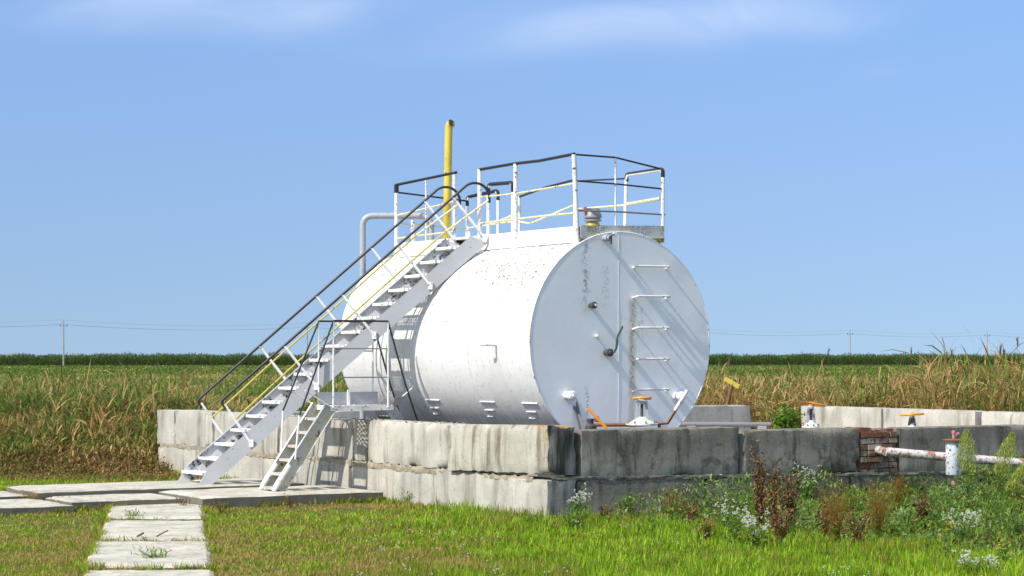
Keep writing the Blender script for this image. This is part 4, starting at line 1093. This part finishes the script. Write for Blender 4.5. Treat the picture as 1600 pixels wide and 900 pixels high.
# ------------------------------------------------------------------ vegetation
def in_quad(x, y, q, grow=0.0):
    """vectorised inside test for a convex quad, either winding"""
    r = None; q = [np.array(p[:2], float) for p in q]; c = sum(q) / 4
    sg = None; ins = np.ones_like(x, bool)
    area = sum(q[i][0] * q[(i + 1) % 4][1] - q[(i + 1) % 4][0] * q[i][1] for i in range(4)); s_ = 1 if area > 0 else -1
    for i in range(4):
        a, b = q[i], q[(i + 1) % 4]; L = np.hypot(*(b - a))
        ins &= s_ * ((b[0] - a[0]) * (y - a[1]) - (b[1] - a[1]) * (x - a[0])) / L > -grow
    return ins
cosW, sinW = math.cos(WA), math.sin(WA)
def wallxy(x, y):
    dx, dy = x - CX, y - CY; return dx * cosW + dy * sinW, -dx * sinW + dy * cosW
def inside_enclosure(x, y, g=0.02):
    a, b = wallxy(x, y); return (a > -g) & (b > -g) & (a < RX + .45) & (b < 12.05)
def free(x, y, g=-.02):
    g = -.075 * fbm(x, y, 6.0, 91) ** 2 * 2.2 - .01
    ok = ~inside_enclosure(x, y)
    for q in SLABS: ok &= ~in_quad(x, y, q, g)
    return ok
def gz(x, y):
    return np.full_like(x, -.01)
# lawn -------------------------------------------------------------
def frustum_pts(n, y0, y1, margin=1.0, power=1.0, xlo=-.27, xhi=.27):
    y = y0 + (y1 - y0) * rng.random(n) ** power; x = (xlo + (xhi - xlo) * rng.random(n)) * y
    return x, y
x, y = frustum_pts(430000, 15.6, 37, power=1.5)
a, b = wallxy(x, y)
keep = free(x, y) & ((b < 9) | (a < 0))
# weeds take over towards the lower right
weedline = 3.2 + (21.5 - y) * .75
keep &= ~((x > weedline) & (rng.random(len(x)) < .75))
x, y, a, b = x[keep], y[keep], a[keep], b[keep]
n_ = len(x)
green = np.clip((x + 2.1 + (fbm(x, y, .8, 1) - .5) * 4) / 2.2, 0, 1)           # dry on the left, fresh to the right
patch = np.clip((fbm(x + 40, y + 9, .55, 5) - .50) * 6, 0, 1)
drywide = np.exp(-(((x + 1.7) / 1.2) ** 2 + ((y - 18.2) / 1.5) ** 2)) * np.clip((fbm(x, y, 2.2, 61) - .30) * 4, 0, 1)
farL = np.clip((y - 27.5) / 2.5, 0, 1)
fine = (fbm(x, y, 4.5, 15) - .5) * 1.0 + (fbm(x + 5, y, 1.3, 16) - .5) * .8
gcol = np.clip(.52 + .20 * green - .34 * patch * (1 - .6 * green) - .55 * drywide + .25 * farL * (1 - green) + fine * (1 - .25 * green), .03, .92)
rnd = np.clip(gcol + rng.normal(0, .21, n_), 0, 1)
straw = rng.random(n_) < (.05 + .16 * (1 - green) * (1 - farL)); rnd[straw] = rng.random(straw.sum()) * .25
hgt = (.042 + .075 * np.clip((fbm(x, y, 5.5, 44) - .42) * 3, 0, 1) * (.3 + .7 * green) + .045 * green + .05 * farL + .05 * np.clip((fbm(x, y, 1.7, 8) - .45) * 4, 0, 1) * (.4 + green)) * rng.uniform(.4, 1.2, n_) * .85
edge = np.exp(-np.abs(np.minimum(np.abs(a), np.abs(b))) * 3) * ((a < 0) | (b < 0))
hgt *= 1 + .6 * edge
nearslab = np.zeros(n_)
for q in SLABS: nearslab = np.maximum(nearslab, in_quad(x, y, q, .14) * 1.0)
hgt *= 1 + .45 * nearslab * np.clip((fbm(x, y, 3.1, 71) - .35) * 4, 0, 1)
# tufts creeping out of the slab joints and over their edges
ex, ey = [], []
for q in SLABS:
    for i in range(4):
        p0, p1 = np.array(q[i][:2], float), np.array(q[(i + 1) % 4][:2], float); L_ = np.hypot(*(p1 - p0)); m_ = int(L_ * 420)
        t_ = rng.random(m_)[:, None]; pp_ = p0 + (p1 - p0) * t_ + rng.normal(0, .028, (m_, 2))
        k_ = fbm(pp_[:, 0], pp_[:, 1], 2.6, 73) > .54; ex.append(pp_[k_, 0]); ey.append(pp_[k_, 1])
ex, ey = np.concatenate(ex), np.concatenate(ey); k_ = ~inside_enclosure(ex, ey); ex, ey = ex[k_], ey[k_]
x = np.concatenate([x, ex]); y = np.concatenate([y, ey]); hgt = np.concatenate([hgt, rng.uniform(.05, .13, len(ex))]); green = np.concatenate([green, np.full(len(ex), .3)])
rnd = np.concatenate([rnd, np.clip(rng.normal(.42, .25, len(ex)), 0, 1)]); n_ = len(x)
P = np.stack([x, y, gz(x, y)], 1)
phi = np.abs(rng.normal(0, .38, n_)) + .3 * (1 - green) ; az_ = rng.random(n_) * 2 * PI
lawn = blades('lawn_grass', P, az_, hgt, rng.uniform(.006, .013, n_) * (y / 20), phi, rng.uniform(.2, .9, n_), rnd, [M['lawn']], segs=2, taper='tip')
tag(lawn, 'short lawn grass, fresh green at right and straw dry at left', kind='stuff')

# small flowers scattered in the lawn
x, y = frustum_pts(330, 16, 24.5, power=1.2, xlo=-.08, xhi=.26)
cl_ = fbm(x, y, .9, 21) > .47; keep = free(x, y) & cl_; x, y = x[keep], y[keep]
P = []; az_ = []; rr_ = []; mi = []
for i in range(len(x)):
    h_ = rng.uniform(.07, .16); yel = rng.random() < .28; k_ = 7 if not yel else 8
    for c_ in range(rng.integers(1, 4)):
        ox, oy, oz = rng.normal(0, .025, 3)
        for j in range(k_):
            P.append((x[i] + ox, y[i] + oy, h_ + oz * .5)); az_.append(2 * PI * j / k_); rr_.append(rng.random()); mi.append(1 if yel else 0)
P = np.array(P); nn_ = len(P)
fl_ = blades('lawn_flowers', P, az_, .013, .010, rad(42), .3, rr_, [M['petal'], M['petal_y']], mi, segs=1, taper='flat')
tag(fl_, 'tiny white and yellow flowers scattered in the grass', kind='stuff')

# undergrowth along the front wall -------------------------------------
def undergrowth():
    n1 = 210000
    x = rng.uniform(.6, 9, n1); y = rng.uniform(16.0, 28, n1)
    a, b = wallxy(x, y)
    band = np.exp(-np.clip(-b, 0, 9) / 1.1)                          # near the wall
    right = np.clip((x - weed_x(y)) / 1.2, 0, 1)
    pr = np.clip(band * .8 * np.clip((x - .9) / 1.5, 0.15, 1) + right, 0, 1)
    k_ = (rng.random(n1) < pr) & free(x, y) & (b < 0) & (x < .30 * y + .5)
    x, y, b = x[k_], y[k_], b[k_]; m_ = len(x)
    big = fbm(x, y, 1.1, 31)
    H = (.13 + .50 * np.clip((big - .30) * 2.2, 0, 1)) * np.clip(.35 + np.exp(b / 1.6), 0, 1.0) * np.clip((x + .5) / 3, .35, 1)
    z = rng.random(m_) ** .8 * H
    L = rng.uniform(.025, .085, m_); W = L * rng.uniform(.16, .45, m_)
    kind = fbm(x + 7, y + 3, 1.6, 77)
    mi = np.where(kind > .56, 1, 0); mi[rng.random(m_) < .07] = 2
    mi[(kind < .34) & (rng.random(m_) < .5)] = 2
    rv = np.clip(rng.normal(.5, .25, m_), 0, 1)
    o = blades('undergrowth', np.stack([x, y, z], 1), rng.random(m_) * 2 * PI, L, W, rng.uniform(.3, 1.5, m_), rng.uniform(.0, .9, m_), rv, [M['weed'], M['weed_grey'], M['brown']], mi, segs=2, taper='leaf', twist=rng.normal(0, .5, m_))
    tag(o, 'tangled low weeds along the dark front wall', kind='stuff')
def weed_x(y): return 3.1 + (21.5 - y) * .55
undergrowth()

def plant(kind, loc, H, Rr, label, cat='plant', group=None, seed=0):
    r = np.random.default_rng(1000 + seed); e = empty({'white': 'white_flower_plant', 'brown': 'dead_dock_plant', 'ochre': 'dead_seed_plant', 'leafy': 'leafy_weed', 'plume': 'plume_weed', 'yellowf': 'yellow_flower_plant', 'bush': 'green_bush', 'reed': 'reed_stalk', 'twig': 'dead_twig_weed'}[kind], loc)
    tag(e, label, cat, group)
    ns_ = {'white': 9, 'brown': 9, 'ochre': 26, 'leafy': 10, 'plume': 1, 'yellowf': 3, 'bush': 14, 'reed': 1, 'twig': 6}[kind]
    stems = MB(); tips = []; allp = []
    for s_ in range(ns_):
        a_ = r.random() * 2 * PI; ln = H * r.uniform(.65, 1.0) if ns_ > 1 else H; sp_ = Rr * r.uniform(.2, 1.0) if ns_ > 1 else Rr * .3
        if kind == 'plume': a_ = seed * 1.0
        pts = []
        for q in range(6):
            t = q / 5; pts.append(Vector((math.cos(a_) * sp_ * t ** 1.5, math.sin(a_) * sp_ * t ** 1.5, ln * t)))
        stems.tube(pts, [.006 * (1 - .7 * q / 5) * ({'plume': 1.5, 'brown': 1.3, 'ochre': .45}.get(kind, 1)) for q in range(6)], 5)
        tips.append(pts[-1]); allp.append(pts)
    sm_ = {'brown': 'brown', 'ochre': 'ochre', 'reed': 'ochre', 'twig': 'brown'}.get(kind, 'stem')
    so_ = stems.build('stems' if ns_ > 1 else 'stem', M[sm_], e); setface(so_.data, np.full(len(so_.data.polygons), .5, np.float32))
    def onstem(n1, t0, t1, jit):
        out = np.zeros((n1, 3))
        for i in range(n1):
            p = allp[r.integers(0, ns_)]; t = (t0 + (t1 - t0) * r.random()) * 5; k_ = min(4, int(t)); q = p[k_].lerp(p[k_ + 1], t - k_)
            out[i] = (q.x + r.normal(0, jit), q.y + r.normal(0, jit), max(.0, q.z + r.normal(0, jit * .6)))
        return out
    def lv(name, n1, t0, t1, jit, L, Wf, mat, phi=(.4, 1.5), taper='leaf', segs=2, bend=.5):
        Pn = onstem(n1, t0, t1, jit); Ls = L * r.uniform(.6, 1.3, n1)
        return blades(name, Pn, r.random(n1) * 2 * PI, Ls, Ls * Wf, r.uniform(phi[0], phi[1], n1), r.uniform(0, bend, n1), np.clip(r.normal(.5, .28, n1), 0, 1), [M[mat]], segs=segs, taper=taper, parent=e, twist=r.normal(0, .4, n1))
    if kind == 'white':
        lv('leaves', int(420 * H / .5), 0, .8, .05, .055, .30, 'weed')
        Pn = onstem(46, .82, 1.0, Rr * .22); Q = []; A_ = []
        for p in Pn:
            for c_ in range(3):
                o_ = r.normal(0, .010, 3)
                for j in range(6): Q.append(p + o_); A_.append(j * PI / 3)
        blades('flowers', np.array(Q), A_, .014, .013, rad(38), .3, np.full(len(Q), .6), [M['petal']], segs=1, taper='flat', parent=e)
    elif kind == 'yellowf':
        lv('leaves', 90, 0, .8, .03, .06, .3, 'weed')
        Pn = onstem(14, .88, 1.0, .035)
        for p in Pn:
            blades('flower_head', np.array([p] * 8), [j * PI / 4 for j in range(8)], .016, .012, rad(42), .2, np.full(8, .6), [M['petal_y']], segs=1, taper='flat', parent=e)
    elif kind == 'brown':
        lv('dry_leaves', int(420 * H / .5), .0, 1.0, .030, .042, .55, 'brown', (.3, 2.4))
        lv('seed_clusters', int(420 * H / .5), .35, 1.0, .020, .018, .8, 'brown', (.2, 2.6), segs=1)
    elif kind == 'ochre':
        lv('seed_heads', int(2600 * H / .5), .22, 1.0, .055, .040, .42, 'ochre', (.1, 1.4), segs=1)
        lv('lower_leaves', 160, 0, .4, .04, .06, .3, 'weed')
    elif kind == 'leafy':
        lv('leaves', int(700 * H / .4), 0.05, 1.0, .045, .05, .22, 'weed', (.3, 1.6))
    elif kind == 'bush':
        lv('leaves', 1500, 0.0, 1.0, .09, .085, .75, 'weed', (.5, 1.8))
    elif kind == 'twig':
        lv('dry_leaves', 60, .2, 1, .03, .04, .4, 'brown')
    elif kind == 'plume':
        n1 = 1500; t = r.random(n1) ** .8; Pn = np.zeros((n1, 3)); crown0 = .50
        for i in range(n1):
            tt = (crown0 + (1 - crown0) * t[i]) * 5; k_ = min(4, int(tt)); q = allp[0][k_].lerp(allp[0][k_ + 1], tt - k_); wd = .11 * H / 1.0 * (math.sin(PI * min(1, .18 + .82 * t[i])) ** .7) + .008
            a2 = r.random() * 2 * PI; rr2 = wd * r.random() ** .5; Pn[i] = (q.x + math.cos(a2) * rr2, q.y + math.sin(a2) * rr2, q.z)
        blades('plume', Pn, r.random(n1) * 2 * PI, r.uniform(.025, .055, n1), .007, r.uniform(.1, .9, n1), r.uniform(0, .5, n1), np.clip(r.normal(.5, .3, n1), 0, 1), [M['plume']], segs=2, taper='leaf', parent=e)
        lv('leaves', 130, .05, .6, .004, .10, .13, 'weed', (.5, 1.2))
    elif kind == 'reed':
        n1 = 22; Pn = onstem(n1, .93, 1.0, .008)
        blades('seed_head', Pn, r.random(n1) * 2 * PI, .08, .014, r.uniform(.05, .5, n1), .4, r.random(n1), [M['brown']], segs=2, taper='leaf', parent=e)
        lv('leaves', 9, .1, .75, .002, .45, .05, 'reed', (.3, .8), segs=3)
    return e
def G(px, py): 
    v = gp(px, py, 0); return (v.x, v.y, -.01)
GW = 'wild plants growing along the walls'
plant('white', G(903, 826), .52, .16, 'tall white-flowered plant just right of the wall corner', seed=1, group=GW)
plant('white', G(1150, 856), .50, .30, 'wide bushy plant topped with many small white flowers', seed=2, group=GW)
plant('white', G(1262, 800), .62, .20, 'white-flowered plant against the dark wall beside the brown docks', seed=3, group=GW)
plant('white', G(1180, 862), .34, .14, 'low white-flowered plant right beside the wide bushy one', seed=31, group=GW)
plant('leafy', G(978, 814), .34, .13, 'feathery bright green weed against the dark wall', seed=4, group=GW)
plant('leafy', G(895, 832), .24, .20, 'low leafy weed in front of the wall corner', seed=5, group=GW)
plant('leafy', G(1062, 822), .28, .16, 'leafy weed below the first joint of the dark wall', seed=6, group=GW)
plant('leafy', G(640, 788), .16, .12, 'small ferny weed at the foot of the sunlit wall', seed=7, group=GW)
plant('leafy', G(560, 777), .16, .10, 'small weed at the right end of the thick slab', seed=8, group=GW)
plant('leafy', G(500, 762), .14, .07, 'tiny weed at the wall foot behind the thick slab', seed=9, group=GW)
plant('leafy', G(830, 822), .14, .16, 'ragged low weed left of the wall corner', seed=10, group=GW)
plant('brown', G(1188, 830), .98, .10, 'tallest dead brown dock with a curled top before the wall', seed=11, group=GW)
plant('brown', G(1212, 838), .62, .24, 'broad dead brown dock beside the tallest one', seed=12, group=GW)
plant('brown', G(1235, 826), .66, .14, 'upright dead brown dock left of the white flowers', seed=13, group=GW)
plant('brown', G(1080, 826), .34, .18, 'low dead brown weeds left of the bushy white flowers', seed=14, group=GW)
plant('brown', G(945, 822), .26, .05, 'short dark dead stalk between two green weeds', seed=15, group=GW)
plant('ochre', G(1308, 852), .62, .20, 'rust-coloured feathery dead plant below the brick patch', seed=16, group=GW)
plant('ochre', G(1372, 842), .62, .18, 'second rust-coloured feathery plant right of the first', seed=17, group=GW)
plant('ochre', G(1405, 812), .56, .05, 'slim dead plant with one ochre head before the wall', seed=18, group=GW)
plant('ochre', G(1048, 812), .36, .14, 'small reddish dead plant against the dark wall', seed=19, group=GW)
plant('twig', G(455, 795), .20, .16, 'dry dark tuft hanging at the front edge of the thick slab', seed=20, group=GW)
plant('twig', G(345, 802), .16, .20, 'dry dark weeds below the left end of the thick slab', seed=21, group=GW)
for i, (px, py, h_, r_, lab) in enumerate(((1205, 812, .70, .20, 'dead brown dock leaning on the wall behind the tallest one'), (1222, 860, .45, .26, 'low spreading brown dead weed in front of the docks'), (1290, 842, .46, .20, 'brown dead weed left of the first rust-coloured plant'), (1340, 858, .42, .22, 'brown stalks between the two rust-coloured plants'), (1440, 835, .50, .14, 'thin brown dead weed left of the capped cylinder'), (1100, 850, .30, .16, 'small brown weed left of the bushy white flowers'))):
    plant('brown', G(px, py), h_, r_, lab, seed=200 + i, group=GW)
for i, (px, py, h_, r_, lab) in enumerate(((1030, 838, .22, .22, 'bright green low weed in the grass below the dark wall'), (1130, 838, .30, .20, 'green weed behind the bushy white flowers'), (1330, 815, .40, .24, 'green weed at the wall behind the rust-coloured plants'), (1460, 815, .42, .26, 'green weed at the foot of the capped cylinder'), (1550, 830, .45, .30, 'green weed below the plumes'), (1590, 850, .40, .28, 'green weed at the right edge'))):
    plant('leafy', G(px, py), h_, r_, lab, seed=220 + i, group=GW)
for i, (px, py, h_, r_, lab) in enumerate(((12, 789, .17, .16, 'dry brown tuft at the left edge of the broad slab'), (48, 792, .20, .20, 'dark dry tuft in front of the broad slab'), (92, 793, .16, .22, 'straw-coloured tuft right of the dark dry one'), (150, 792, .12, .15, 'small dry tuft near the middle of the broad slab edge'), (284, 795, .16, .12, 'dry tuft at the corner between broad slab and path'))):
    plant('twig' if i % 2 == 0 else 'ochre', G(px, py), h_, r_, lab, seed=240 + i, group=GW)
pl1 = at(1512, 24.6, -.01); plant('plume', pl1, 1.00, .10, 'upright yellow-green plume in front of the capped cylinder', seed=2, group='feathery plume weeds')
pl2 = at(1552, 24.2, -.01); plant('plume', pl2, .98, .75, 'leaning yellow-green plume at the right edge', seed=0, group='feathery plume weeds')
pl3 = at(1560, 23.3, -.01); plant('plume', pl3, .70, 1.15, 'lowest plume bent right at the right edge', seed=0, group='feathery plume weeds')
plant('yellowf', G(1478, 880), .42, .10, 'weed with a flat head of yellow flowers in the right foreground', seed=24, group=GW)
plant('yellowf', G(1568, 885), .30, .10, 'smaller yellow-flowered weed nearer the right corner', seed=25, group=GW)
plant('white', G(1530, 905), .22, .20, 'cluster of white flowers in the bottom right corner', seed=26, group=GW)
plant('white', G(1500, 852), .34, .20, 'sparse white-flowered weed behind the yellow flowers', seed=27, group=GW)
plant('bush', wall_to_world(12.6, 11.3, .02), .95, .28, 'bright green leafy bush in the gap between the two pale walls', seed=28, group=GW)
plant('leafy', G(207, 812), .10, .10, 'green tuft on the joint below the first path slab', seed=29, group=GW)
plant('leafy', G(245, 878), .13, .22, 'green weeds spreading over the third path slab', seed=30, group=GW)
# dry twig lying on the second slab
tw = MB().tube([gp(245, 838, .09), gp(262, 829, .11)], .008, 5).tube([gp(215, 838, .08), gp(224, 833, .10)], .012, 5)
to = tw.build('twig', M['rust']); tag(to, 'dark bare twig lying on the second path slab', 'twig')

# reeds and dry weeds: left of the enclosure, behind it and to the right ----------
def reedfield(name, label, regions, n1, seed):
    r = np.random.default_rng(seed); PP = []; 
    xs = []; ys = []; hs = []; cs = []
    for (x0f, x1f, y0, y1, H0, H1, dens, dry) in regions:
        m_ = int(n1 * dens); y = r.uniform(y0, y1, m_); x = r.uniform(x0f, x1f, m_) * y
        k_ = ~inside_enclosure(x, y, .25); x, y = x[k_], y[k_]
        h_ = (H0 + (H1 - H0) * fbm(x, y, .5, seed + 2)) * r.uniform(.7, 1.12, len(x))
        k1 = (x < -.15 * y); rise = np.clip((y - 31.0 - 1.2 * fbm(x, y, .9, 5)) / 3.6, .10, 1); h_ = np.where(k1, h_ * rise ** 1.2, h_)
        tall = r.random(len(x)) < .05; h_[tall] *= 1.28
        k2 = ~((y < 42.5) & (x > .080 * y) & (x < .122 * y)); x, y, h_ = x[k2], y[k2], h_[k2]
        xs.append(x); ys.append(y); hs.append(h_); cs.append(np.full(len(x), dry))
    x, y, h_, dry = map(np.concatenate, (xs, ys, hs, cs)); m_ = len(x)
    plantcol = fbm(x, y, .7, seed + 5) + r.normal(0, .12, m_)
    # stems then leaves
    P = [np.stack([x, y, np.full(m_, -.02)], 1)]; A = [r.random(m_) * 2 * PI]; L = [h_]; W = [np.full(m_, .014) * (y / 36)]
    PH = [np.abs(r.normal(0, .26, m_))]; BE = [r.uniform(0, .3, m_)]
    def colour(z, dryv, g_):
        # dry = straw, low z = dark brown litter
        isdry = (g_ + r.normal(0, .10, len(z))) < dryv
        c = np.where(isdry, r.uniform(.16, .50, len(z)), r.uniform(.60, 1.0, len(z)))
        low = (z < .30) & (r.random(len(z)) < .65); c[low] = r.uniform(0, .22, low.sum())
        return c
    C = [colour(h_ * .5, dry, plantcol)]
    for k in range(5):
        t = r.uniform(.08, .88, m_); P.append(np.stack([x + r.normal(0, .03, m_), y + r.normal(0, .03, m_), h_ * t], 1)); A.append(r.random(m_) * 2 * PI)
        L.append(h_ * r.uniform(.18, .42, m_)); W.append(r.uniform(.012, .034, m_) * (y / 36) ** .8); PH.append(r.uniform(.15, 1.1, m_)); BE.append(r.uniform(.1, 1.5, m_)); C.append(colour(h_ * t, dry, plantcol))
    o = blades(name, np.concatenate(P), np.concatenate(A), np.concatenate(L), np.concatenate(W), np.concatenate(PH), np.concatenate(BE), np.concatenate(C), [M['reed']], segs=3, taper='tip', twist=r.normal(0, .5, m_ * 6))
    tag(o, label, kind='stuff'); return o
reedfield('reeds', 'dry and green reeds standing behind and beside the block walls', [
    (-.29, -.150, 31.2, 44, .85, 1.35, 2.3, .52),
    (-.30, .12, 44, 64, .55, .95, 1.1, .43),
    (-.17, .10, 38.5, 46, .7, 1.0, .35, .42),
    (.08, .33, 40, 47, .95, 1.5, .70, .60),
    (.10, .33, 47, 62, .8, 1.25, .8, .42),
    (.20, .33, 35, 44, 1.3, 1.85, .30, .56),
], 17000, 50)
for i, (px, top, Y, lab) in enumerate(((1292, 547, 40, 'reed stalk with dark head left of the second power pole'), (1425, 545, 39, 'reed stalk with dark head between the two right power poles'), (1591, 530, 37, 'tallest reed stalk with dark head at the right edge'), (1484, 549, 38, 'reed stalk rising just right of the middle reed head'), (1480, 552, 41, 'short reed stalk behind the dark valve'), (1560, 541, 36, 'green reed stalk beside the smallest power pole'), (1571, 549, 40, 'short reed stalk left of the tallest one'), (1409, 553, 42, 'thin pale reed stalk over the second valve'))):
    z_ = zat(top, Y); plant('reed', at(px, Y, -.01), z_, .12, lab, 'reed', 'reed stalks above the field', seed=60 + i)
# dead tall weed sticking out of the left reeds
plant('brown', at(193, 35.2, -.01), 1.22, .10, 'dark dead stalk standing out of the reeds left of the wall', seed=70, group=GW)
plant('brown', at(225, 34.6, -.01), .80, .35, 'mass of dark dead weeds at the far end of the sunlit wall', seed=71, group=GW)
plant('brown', at(170, 34.5, -.01), .70, .45, 'brown dead weeds left of the wall end', seed=72, group=GW)

# middle field: shrinking detail with distance
def field(name, label, bands, seed):
    r = np.random.default_rng(seed); P = []; A = []; L = []; W = []; PH = []; C = []
    for (y0, y1, n1, H, wd, dry, bright) in bands:
        y = y0 * (y1 / y0) ** r.random(n1); x = r.uniform(-.30, .30, n1) * y
        h_ = H * r.uniform(.5, 1.2, n1); g_ = fbm(x * .25, y * .06, 1.0, seed + 3) + r.normal(0, .13, n1)
        c = np.where(g_ < dry, r.uniform(.0, .35, n1), r.uniform(.5, 1.0, n1) * bright + (1 - bright) * .6)
        P.append(np.stack([x, y, r.uniform(0, .5, n1) * H], 1)); A.append(r.random(n1) * 2 * PI); L.append(h_); W.append(wd * (y / 100) * r.uniform(.6, 1.4, n1)); PH.append(r.uniform(.05, .9, n1)); C.append(c)
    n1 = sum(map(len, L)); o = blades(name, np.concatenate(P), np.concatenate(A), np.concatenate(L), np.concatenate(W), np.concatenate(PH), r.uniform(.2, 1.6, n1), np.concatenate(C), [M['crop']], segs=2, taper='leaf', twist=r.normal(0, .4, n1))
    tag(o, label, kind='stuff'); return o
field('field_weeds', 'rough green and straw-coloured field growth stretching to the corn', [
    (62, 110, 90000, .42, .042, .46, 1.0), (110, 200, 80000, .40, .055, .44, 1.0), (200, 425, 80000, .42, .07, .30, .9)], 80)
# corn
def cornfield():
    r = np.random.default_rng(90); P = []; A = []; L = []; W = []; PH = []; BE = []; C = []
    fx = lambda x: 427 + .30 * (x + 115) * .6
    for row in range(16):
        n1 = 1500; x = np.linspace(-150, 180, n1) + r.normal(0, .08, n1); y = fx(x) + row * .9 + r.normal(0, .1, n1)
        h_ = 2.2 + .7 * fbm(x, y, .12, 4) + .5 * np.clip((fbm(x, y, .33, 14) - .5) * 3, -.5, 1) + r.normal(0, .10, n1)
        for k in range(7):
            t = r.uniform(.12, .93, n1); P.append(np.stack([x, y, h_ * t], 1)); A.append(r.random(n1) * 2 * PI); L.append(r.uniform(.45, .8, n1)); W.append(r.uniform(.09, .15, n1)); PH.append(r.uniform(.2, .9, n1)); BE.append(r.uniform(.4, 1.4, n1)); C.append(np.clip(r.normal(.45, .25, n1) + .15 * (t > .7), 0, 1))
        P.append(np.stack([x, y, np.zeros(n1)], 1)); A.append(r.random(n1) * 2 * PI); L.append(h_ * .95); W.append(np.full(n1, .05)); PH.append(np.full(n1, .03)); BE.append(np.full(n1, .03)); C.append(np.full(n1, .4))
    o = blades('cornfield', np.concatenate(P), np.concatenate(A), np.concatenate(L), np.concatenate(W), np.concatenate(PH), np.concatenate(BE), np.concatenate(C), [M['corn']], segs=2, taper='leaf', twist=None)
    tag(o, 'dark green standing corn along the horizon', kind='stuff')
cornfield()
